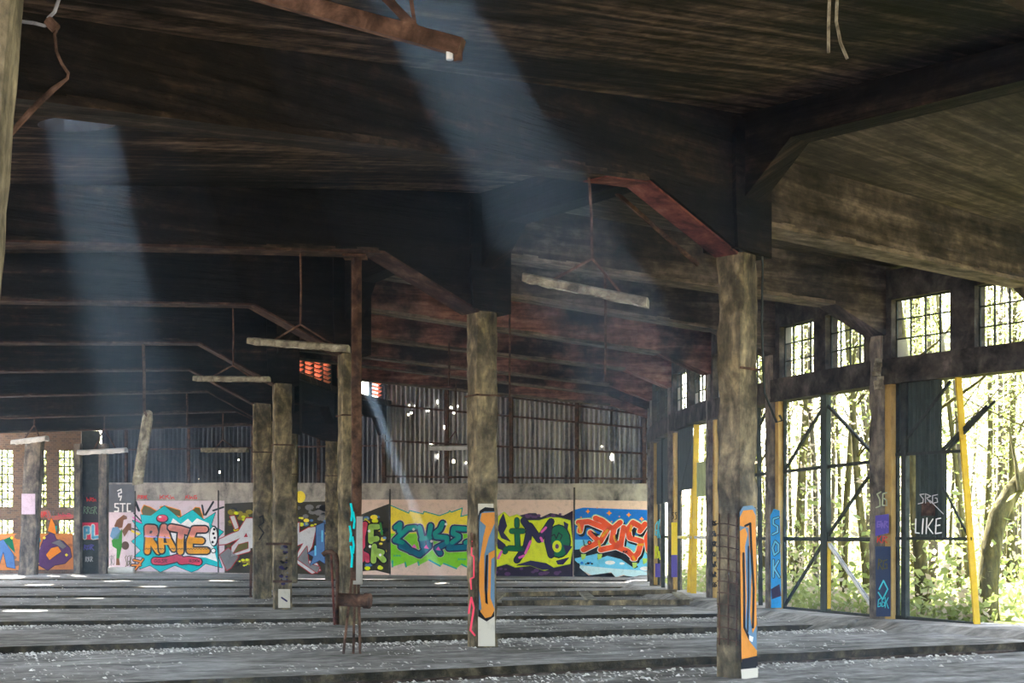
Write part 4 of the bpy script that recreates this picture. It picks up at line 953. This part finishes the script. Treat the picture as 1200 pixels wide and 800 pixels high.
trough(V((at(534, 430, 47.0).x, 47.0, 6.96)), at(534, 505, 47.0), at(505, 525, 47.2), at(552, 524, 46.8), 'pale far lamp trough left of the second pillar against the corrugated wall', .08, (.3, .7), palemetal)
trough(V((at(122, 485, 50).x, 50.0, 5.75)), at(122, 502, 50.0), at(92, 530, 50.2), at(148, 527, 49.8), 'pale lamp tube at far left above the dark steel door', .09, (.3, .8), palemetal)
trough(V((at(40, 488, 50).x, 50.0, 5.85)), at(40, 498, 50.0), at(15, 518, 50.2), at(55, 513, 49.8), 'pale lamp tube at the far left edge above the windows', .09, (.3, .8), palemetal)
# near rusty trough at the top
e = empty('lamp_bracket', at(470, 30, 7.6), 'rusty steel lamp bracket close overhead at the top of the picture', 'lamp bracket')
a, b = at(180, -42, 7.9), at(541, 56, 7.5)
m = MB(); m.bar(a, b, .07, .085, rust, up=(0, 0, 1)); m.build('bracket_arm', e)
m = MB(); m.bar(a+V((0, .03, .05)), b+V((0, .03, .05)), .02, .02, palemetal); m.build('arm_edge', e)
m = MB(); m.tube([at(536, 52, 7.5), at(537, 72, 7.5)], .022, rust, 8); m.tube([at(527, 60, 7.5), at(527, 70, 7.5)], .018, palemetal, 8); m.build('end_hook', e)
m = MB(); m.bar(at(487, 34, 7.56), at(420, -36, 7.6), .03, .045, rust); m.bar(at(487, 34, 7.56), at(420, -36, 7.6)+V((0, 0, 1.6)), .015, .02, rust); m.build('bracket_stay', e)
m = MB(); m.tube([at(420, -36, 7.6), V((at(420, -36, 7.6).x, 7.6, 5.9))], .02, rust, 8); m.build('hanger_rod', e)
# single hanging rods
for (px, y0, y1, Y, lab) in ((597, 350, 470, 26.6, 'thin rod hanging right of the second pillar'), (709, 318, 447, 21.9, 'thin rod hanging behind the tilted lamp trough'), (526, 398, 452, 36.0, 'rod hanging left of the second pillar over the corrugated wall'),
                             (219, 460, 498, 41.0, 'short rod hanging under the sixth beam at left')):
    m = MB(); m.tube([at(px, y0, Y), at(px+.5, (y0+y1)/2, Y), at(px, y1, Y)], .02 if Y < 30 else .028, rust, 6); tag(m.build('hanging_rod', None, at(px, y0, Y)), lab, 'rod', 'single hanging rods')
# slanting conduit behind the nearest pillar
m = MB(); m.bar(at(722, 226, 18.2), at(818, 310, 19.0), .03, .05, rust); tag(m.build('conduit_pipe', None, at(770, 268, 18.6)), 'slanting conduit hanging below the ceiling left of the nearest pillar', 'pipe')
# two dangling wires at the top
for (xs, lab) in (([(970, -60), (972, 0), (971, 30), (971, 62)], 'straight pale wire end dangling from the ceiling at top right'), ([(983, -60), (981, 0), (980, 25), (985, 50), (993, 69)], 'bent pale wire end dangling beside the straight one at top right')):
    m = MB(); m.tube([at(x, y, 9.5) for x, y in xs]+[], .011, troughm, 6); m.tube([at(xs[0][0], xs[0][1], 9.5), V((at(*xs[0], 9.5).x, 9.5, 5.95))], .009, troughm, 6)
    tag(m.build('dangling_wire', None, at(*xs[1], 9.5)), lab, 'wire')

# ------------------------------------------------------------------ rusty prop, rods and pipe stub
pb = V((-2.06, 19.4, 0)); e = empty('steel_prop', pb, 'tall rusty steel prop under the second roof beam, white and turquoise paint near its foot', 'prop')
m = MB(); m.tube([pb+V((.03, 0, .95)), pb+V((.04, 0, 2.0)), pb+V((.04, 0, 5.14))], .068, rust, 12); m.build('prop_tube', e, smooth=True)
m = MB(); m.tube([pb+V((.058, -.008, .9)), pb+V((.058, -.008, 1.3)), pb+V((.06, -.008, 1.78))], .062, c('grubby white', 150, 146, 142), 12); m.build('white_band', e, smooth=True)
m = MB()
for (x, z0, z1) in ((-.02, 1.72, 1.95), (.01, 1.62, 1.84), (-.035, 1.45, 1.66), (.0, 1.3, 1.52), (-.02, 1.12, 1.4)):
    m.tube([pb+V((x, -.064, z0)), pb+V((x+.012, -.066, (z0+z1)/2)), pb+V((x-.008, -.064, z1))], .016, TEAL, 6)
m.build('turquoise_drips', e)
for x0, x1 in ((-.02, -.13), (.02, .0), (.06, .09)):
    m = MB(); m.tube([pb+V((x0, 0, 1.0)), pb+V(((x0+x1)/2, 0, .5)), pb+V((x1, -.03, -.02))], .018, rust, 7); m.build('support_rod', e)
m = MB(); m.box(pb+V((.02, 0, 5.15)), (.3, .3, .03), rust); m.build('top_plate', e)
e = empty('pipe_stub', at(420, 703, 19.2), 'short thick rusty pipe sticking out beside the prop foot', 'pipe')
m = MB(); m.tube([at(396, 702, 19.2), at(415, 703, 19.2), at(432, 704, 19.1)], .085, rust, 14); m.build('pipe_body', e)
m = MB(); m.tube([at(427, 703.5, 19.12), at(433.5, 704, 19.1)], .10, rust, 14); m.build('pipe_flange', e)
e = empty('bent_pipe', at(396, 731, 25.4), 'bent rusty pipe with a curved hook top, left of the prop foot', 'pipe')
m = MB(); m.tube([at(x, y, 25.4) for x, y in ((378, 650), (382, 647), (388, 646), (393, 650), (396, 660), (396, 690), (395, 732))], .042, rust, 8); m.build('hooked_pipe', e, smooth=True)
m = MB(); m.tube([at(388, 649, 25.4), at(390, 690, 25.3), at(392, 732, 25.2)], .022, rustred, 7); m.build('red_rod', e)
e = empty('steel_stake', at(294, 699, 36.8), 'thin rusty stake standing left of the ochre topped pillar', 'stake')
m = MB(); m.tube([at(295, 642, 36.8), at(294, 670, 36.8), at(293.5, 700, 36.8)], .035, rust, 6); m.build('stake_rod', e)
m = MB(); m.bar(at(262, 703, 36.6), at(300, 703, 36.6), .06, .06, rust); m.build('foot_bar', e)
for y, wv, lab in ((637, .03, 'upper rusty clamp bar across the dark footed pillar, at chest height'), (681, .03, 'lower rusty clamp bar across the foot of the dark footed pillar')):
    m = MB(); m.bar(at(312 if y < 650 else 320, y, 30.33), at(342, y, 30.33), .05, .05, rust); tag(m.build('iron_clamp', None, at(330, y, 30.33)), lab, 'clamp')

# foreground post on the left edge with bent conduit
lp = V((-2.19, 5.4, 0)); 
e = empty('timber_post', lp, 'pale weathered leaning post at the left edge of the picture', 'post', None, 'thing')
m = MB().column(lp, (1, .15, 0), .26, .26, -.14, 5.5, pillarc, lean=(.078, 0), amp=.006); m.build('shaft', e)
e = empty('bent_conduit', at(40, 60, 5.6), 'bent grey conduit with joint, dangling beside the left edge post', 'conduit')
pts = [at(x, y, 5.6) for x, y in ((10, 160), (20, 148), (38, 128), (62, 105), (79, 92), (80, 86), (72, 74), (66, 60), (64, 40), (66, 36))]
m = MB(); m.tube(pts, [.010, .011, .012, .011, .006, .006, .006, .006, .006, .006], rust, 7); m.build('lower_conduit', e)
m = MB(); m.tube([at(x, y, 5.6) for x, y in ((18, 24), (40, 27), (52, 30), (62, 28))], .007, greymetal, 7); m.build('side_arm', e)
m = MB(); m.tube([at(x, y, 5.6) for x, y in ((56, 22), (64, 14), (70, -4), (76, -40))]+[V((at(80, -60, 5.6).x, 5.6, 5.5))], .007, greymetal, 7); m.build('upper_conduit', e)
m = MB(); m.tube([at(56, 24, 5.6), at(66, 34, 5.6)], .02, rust, 8); m.build('joint_box', e)

# ------------------------------------------------------------------ floor things: rails, dislodged slab edge, pipe by the wall, rubble
def track(i, off, x0, x1, lab):
    a = V((x0, tline(i, x0)+off, -.17)); b = V((x1, tline(i, x1)+off, -.17)); m = MB()
    m.bar(a, b, .12, .03, oldrail); m.bar(a+V((0, 0, .05)), b+V((0, 0, .05)), .025, .08, oldrail); m.bar(a+V((0, 0, .095)), b+V((0, 0, .095)), .065, .035, oldrail)
    tag(m.build('rail', None, (a+b)/2), lab, 'rail', 'sunken rails')
track(3, .22, -9, 7.0, 'rusty rail in the nearest track groove, crossing behind the nearest pillar')
fr = empty('fallen_timbers', at(690, 706, 33.5), 'long low timber frame lying over the pit right of the second pillar', 'frame')
z = lambda px, py, Y, zz: V((at(px, py, Y).x, Y, zz))
for (a, b, w_, h_) in ((z(588, 0, 31.9, .06), z(808, 0, 31.9, .08), .14, .11), (z(590, 0, 34.9, .12), z(792, 0, 35.6, .16), .16, .10)):
    m = MB(); n = 14
    for i in range(n): m.bar(a.lerp(b, i/n), a.lerp(b, (i+1)/n), w_, h_*(1+.25*noise.noise(V((i, a.y, 0)))), pillarc)
    m.build('long_beam', fr)
for px0, px1 in ((588, 578), (684, 694), (793, 806)):
    m = MB(); m.bar(z(px0, 0, 35.0, .15), z(px1, 0, 31.9, .12), .22, .05, troughm); m.build('cross_plank', fr)
m = MB(); q = at(140, 668, 56.5); q.z = .12; m.tube([q+V((-.5, 0, 0)), q+V((0, .05, 0)), q+V((.55, 0, 0))], .13, c('chalk white', 200, 198, 196), 12)
tag(m.build('white_pipe', None, q), 'white pipe lying at the foot of the painted figure panel', 'pipe')
def rubble(name, n, region, smin, smax, lab, mat):
    m = MB()
    for i in range(n):
        p = region(); s = random.uniform(smin, smax)*random.random()**.6+smin*.4
        ax = V((random.uniform(-1, 1), random.uniform(-1, 1), random.uniform(-.2, .2)))
        vs = [p+V((random.uniform(-1, 1)*s, random.uniform(-1, 1)*s, random.uniform(0, .8)*s)) for _ in range(3)]+[p+V((random.uniform(-.3, .3)*s, random.uniform(-.3, .3)*s, s*.7)), p+V((s, -s*.5, 0))]
        m.add(vs, [(0, 1, 2), (0, 1, 3), (1, 2, 3), (0, 2, 3), (0, 4, 3), (1, 4, 3), (0, 4, 1)], mat)
    tag(m.build(name), lab, 'rubble', None, 'stuff')
def reg_all():
    while True:
        Y = random.uniform(12.5, 50); px = random.uniform(-20, 1000); x = (px-600)*Y/FPX
        if x > fx(Y)-.4: continue
        d = min(abs(Y-tline(i, x)) for i in range(len(TR)))
        if d < .7: return V((x, Y, -.21))
        if random.random() < .6 and noise.noise(V((x*.5, Y*.5, 3))) > .02: return V((x, Y, .002))
def reg_edge():
    i = random.choice([3, 4, 4, 5, 5]); x = random.uniform(-9, 6.0); y = tline(i, x)
    if x > fx(y)-.5: x -= 6; y = tline(i, x)
    return V((x, y-.72-abs(random.gauss(0, .5)), .004))
rubble('rubble', 7500, reg_all, .008, .036, 'scattered pale crumbs and rubble over the concrete floor', rubblem)
rubble('rubble', 6500, reg_edge, .008, .04, 'broken concrete crumbs along the near edges of the track grooves', rubblem)
def reg_gird():
    k = random.choice([6, 7]); p = P[k].lerp(P[k+1], random.uniform(.1, .95)); return p+V((random.uniform(-.15, .15), random.uniform(-.15, .15), 6.28))
rubble('rubble', 160, reg_gird, .03, .10, 'pale rubble lying on the girder under the louvre windows', rubblem)

# ------------------------------------------------------------------ woodland outside
def gz(x, y): d = max(0, x-fx(y)-.34); return .02+min(d, 4)*.02+.012*d
leafmeshes = {}
def leaves(n, rx, ry, rz, size, mat, seed):
    rnd = random.Random(seed); m = MB()
    for i in range(n):
        while True:
            q = V((rnd.uniform(-1, 1), rnd.uniform(-1, 1), rnd.uniform(-1, 1)))
            if q.length < 1: break
        p = V((q.x*rx, q.y*ry, q.z*rz)); s = size*rnd.uniform(.6, 1.3)
        a = V((rnd.gauss(0, 1), rnd.gauss(0, 1), rnd.gauss(0, .6))).normalized(); b = a.cross(V((rnd.gauss(0, 1), rnd.gauss(0, 1), rnd.gauss(0, 1)))).normalized()
        m.add([p-a*s, p+b*s*.45, p+a*s, p-b*s*.45], [(0, 1, 2, 3)], mat)
    return m
def outside(m):
    keep = [i for i, f in enumerate(m.f) if all(m.v[q].x > fx(m.v[q].y)+.5 or m.v[q].x < -8 for q in f)]
    m.f = [m.f[i] for i in keep]; m.m = [m.m[i] for i in keep]
def tree(base, h, r, lean, label, group, mat, crown, rnd, curve=0.0, nb=5):
    base = V(base); e = empty('woodland_tree', base, label, 'tree', group)
    pts = []; rs = []
    n = 9
    for i in range(n+1):
        t = i/n; wob = V((noise.noise(V((base.x, base.y, t*3)))*.12*h/8, noise.noise(V((base.y, base.x, t*3+5)))*.12*h/8, 0))*min(1, t*3)
        pts.append(base+V((lean*h*t+curve*t*t*h, 0, h*t-(.15 if i == 0 else 0)))+wob); rs.append(r*(1.25 if i == 0 else 1)*(1-.65*t))
    tk = MB().tube(pts, rs, mat, 9).build('trunk', e, smooth=True)
    for q in range(nb):
        bm_ = MB()
        i = rnd.randint(3, n-1); a = pts[i]; d = V((rnd.uniform(-1, 1), rnd.uniform(-.6, .6), rnd.uniform(.3, 1.1))); L = rnd.uniform(.12, .3)*h
        bm_.tube([a, a+d*L*.5+V((0, 0, .05*L)), a+d*L+V((0, 0, .2*L))], [rs[i]*.4, rs[i]*.25, rs[i]*.1], mat, 6); bm_.build('branch', tk, smooth=True)
    if crown:
        n_, rx, rz, sz, zc, lm = crown
        lv = leaves(n_, rx, rx, rz, sz, lm, rnd.random()); off = base+V((lean*h*.8, 0, zc)); lv.v = [p+off for p in lv.v]; outside(lv); lv.build('foliage', e)
    return e
rnd = random.Random(11)
def gp(px, Y): x = (px-600)*Y/FPX; return V((x, Y, gz(x, Y)))
main = [(935, 36, 10, .20, .035, 'leaning mossy tree trunk seen left of the crossed door frame post'), (1020, 31, 9, .15, -.085, 'mossy trunk leaning left, seen between centre post and wide door pillar'),
        (1084, 26.6, 10, .19, -.09, 'thick mossy trunk just right of the slanting yellow post'), (1072, 41, 11, .2, .01, 'straight trunk seen between the wide pillar and the hanging sheet'),
        (1046, 48, 11, .18, -.02, 'slim straight trunk behind the wide door pillar'), (1138, 29.5, 8, .10, -.10, 'thin dark leaning stem behind the yellow post'), (1112, 33, 9, .06, .03, 'thin upright stem behind the hanging lettered sheet'),
        (858, 40, 9, .3, .05, 'pale mossy trunk seen in the gap left of the nearest pillar'), (898, 44, 11, .2, .02, 'trunk in the gap between nearest pillar and blue lettered pillar')]
for px, Y, h, r, ln, lab in main:
    tree(gp(px, Y), h, r*.66, ln, lab, 'woodland trees outside the doors', bark, (620, 2.4, 2.6, .06, h*.7, leafm), rnd)
# the curved tree at the right edge
b0 = gp(1157, 25.6); e = empty('woodland_tree', b0, 'strongly curved mossy tree bending right at the picture edge', 'tree', 'woodland trees outside the doors')
pts = [b0+V((0, 0, -.15))]+[V((at(x, y, 25.6).x, 25.6+.1*i, at(x, y, 25.6).z)) for i, (x, y) in enumerate(((1157, 715), (1160, 680), (1166, 640), (1176, 605), (1195, 575), (1220, 550), (1260, 520), (1310, 460)))]
MB().tube(pts, [.24, .19, .18, .17, .165, .155, .15, .13, .1], bark, 10).build('trunk', e, smooth=True)
m = MB(); m.tube([at(1195, 575, 25.8), at(1190, 540, 26), at(1182, 500, 26.2)], [.05, .03, .015], bark, 6); m.build('branch', e)
lv = leaves(160, 1.6, 1.6, 1.2, .1, leafm, 5); lv.v = [p+at(1300, 440, 26.2) for p in lv.v]; lv.build('foliage', e)
for i in range(105):
    Y = rnd.uniform(29, 72); px = rnd.uniform(820, 1300); b = gp(px, Y); 
    if b.x < fx(Y)+1.5: b.x = fx(Y)+rnd.uniform(1.5, 9)
    b.z = gz(b.x, Y)
    h = rnd.uniform(8, 13)
    tree(b, h, rnd.uniform(.03, .095), rnd.uniform(-.08, .08), 'slender background tree in the bright wood beyond the doors', 'slender background trees beyond the doors', rnd.choice([bark, barkd]), (520, rnd.uniform(1.5, 2.8), rnd.uniform(2, 4.0), .065, h*rnd.uniform(.4, .8), rnd.choice([leafm, leafp, leafm])), rnd)
for i in range(9):
    Y = rnd.uniform(63, 78); b = gp(rnd.uniform(-40, 120), Y); b.z = -.1
    tree(b, rnd.uniform(8, 11), rnd.uniform(.1, .2), rnd.uniform(-.05, .05), 'tree outside glimpsed through the tall far left windows', 'trees behind the far left windows', bark, (420, 2.6, 3.4, .16, rnd.uniform(2.5, 5), leafm), rnd)
lv = MB(); rr = random.Random(3)
for i in range(22000):
    Y = 25+48*rr.random()**1.2; x = max(fx(Y)+.7+rr.random(), (rr.uniform(760, 1340)-600)*Y/FPX); z = gz(x, Y)+abs(rr.gauss(0, .22))*(1 if rr.random() < .75 else 5); p = V((x, Y, z)); s = rr.uniform(.04, .12)
    a = V((rr.gauss(0, 1), rr.gauss(0, 1), rr.gauss(0, .8))).normalized(); b = a.cross(V((rr.gauss(0, 1), rr.gauss(0, 1), rr.gauss(0, 1)))).normalized()
    lv.add([p-a*s, p+b*s*.5, p+a*s, p-b*s*.5], [(0, 1, 2, 3)], leafm if rr.random() < .75 else leafp)
tag(lv.build('undergrowth'), 'low leafy undergrowth covering the sunlit woodland floor', 'undergrowth', None, 'stuff')
lv = MB()
for i in range(42000):
    Y = rr.uniform(29, 75); x = max(fx(Y)+1.2, (rr.uniform(780, 1340)-600)*Y/FPX); p = V((x, Y, gz(x, Y)+rr.uniform(.2, 11))); s = rr.uniform(.025, .08)
    a = V((rr.gauss(0, 1), rr.gauss(0, 1), rr.gauss(0, .8))).normalized(); b = a.cross(V((rr.gauss(0, 1), rr.gauss(0, 1), rr.gauss(0, 1)))).normalized()
    lv.add([p-a*s, p+b*s*.5, p+a*s, p-b*s*.5], [(0, 1, 2, 3)], leafp if rr.random() < .5 else leafm)
for i in range(7000):
    p = V((rr.uniform(-27, -15), rr.uniform(61, 74), rr.uniform(-.1, 7))); s = rr.uniform(.06, .16)
    a = V((rr.gauss(0, 1), rr.gauss(0, 1), rr.gauss(0, .8))).normalized(); b = a.cross(V((rr.gauss(0, 1), rr.gauss(0, 1), rr.gauss(0, 1)))).normalized()
    lv.add([p-a*s, p+b*s*.5, p+a*s, p-b*s*.5], [(0, 1, 2, 3)], leafp if rr.random() < .3 else leafm)
tag(lv.build('twig_foliage'), 'haze of sparse spring leaves hanging between the woodland trunks', 'foliage', None, 'stuff')

# ------------------------------------------------------------------ dusty air inside the shed
def air(name, dens):
    m, n, l, b = nt(name); n.remove(b)
    v = n.new('ShaderNodeVolumeScatter'); v.inputs['Color'].default_value = (.46, .68, 1, 1); v.inputs['Density'].default_value = dens; v.inputs['Anisotropy'].default_value = .5
    l.new(v.outputs[0], n['Material Output'].inputs['Volume']); return m
def haze(outl, mat, label):
    hz = MB(); k = len(outl); tri = tessellate_polygon([[V((p.x, p.y, 0)) for p in outl]])
    hz.add([p+V((0, 0, .02)) for p in outl]+[p+V((0, 0, 7.6)) for p in outl], [t for t in tri]+[tuple(i+k for i in t) for t in tri]+[(i, (i+1) % k, (i+1) % k+k, i+k) for i in range(k)], mat)
    tag(hz.build('dust_haze'), label, 'haze', None, 'stuff')
haze([V((-21, 3, 0)), V((8.5, 3, 0)), V((8.5, 17.02, 0)), F[0]+V((-.6, -.2, 0)), F[1]+V((-.5, -.1, 0)), F[2]+V((-.5, 0, 0)), F[3]+V((-.5, 0, 0)), F[5]+V((-.5, 0, 0)), F[8]+V((-.6, -.3, 0)), WB+V((.2, -.4, 0)), V((-21, 55.0, 0))], air('clear air', HAZE_FAR), 'faint dust in the air of the whole shed')
for q_, lab, rad, dens in ((HOLES[0][-1][0], 'dust drifting under the roof hole at left, making its sunbeam visible', 1.0, HAZE_NEAR), (HOLES[-1][-1][0], 'dust drifting under the roof hole above the lamp bracket, making its sunbeam visible', 1.0, HAZE_NEAR*.9), (P[7].lerp(P[8], .6)+V((0, 0, 6.8)), 'dust hanging in the slanting light from the narrow louvre window', .8, .018)):
    hz = MB(); hz.tube([q_+SUN*.1, q_-SUN*(q_.z/SUN.z-.3)], rad, air('dusty air', dens), 24)
    tag(hz.build('dust_cloud', None, V((q_.x, q_.y, 0))), lab, 'haze', None, 'stuff')
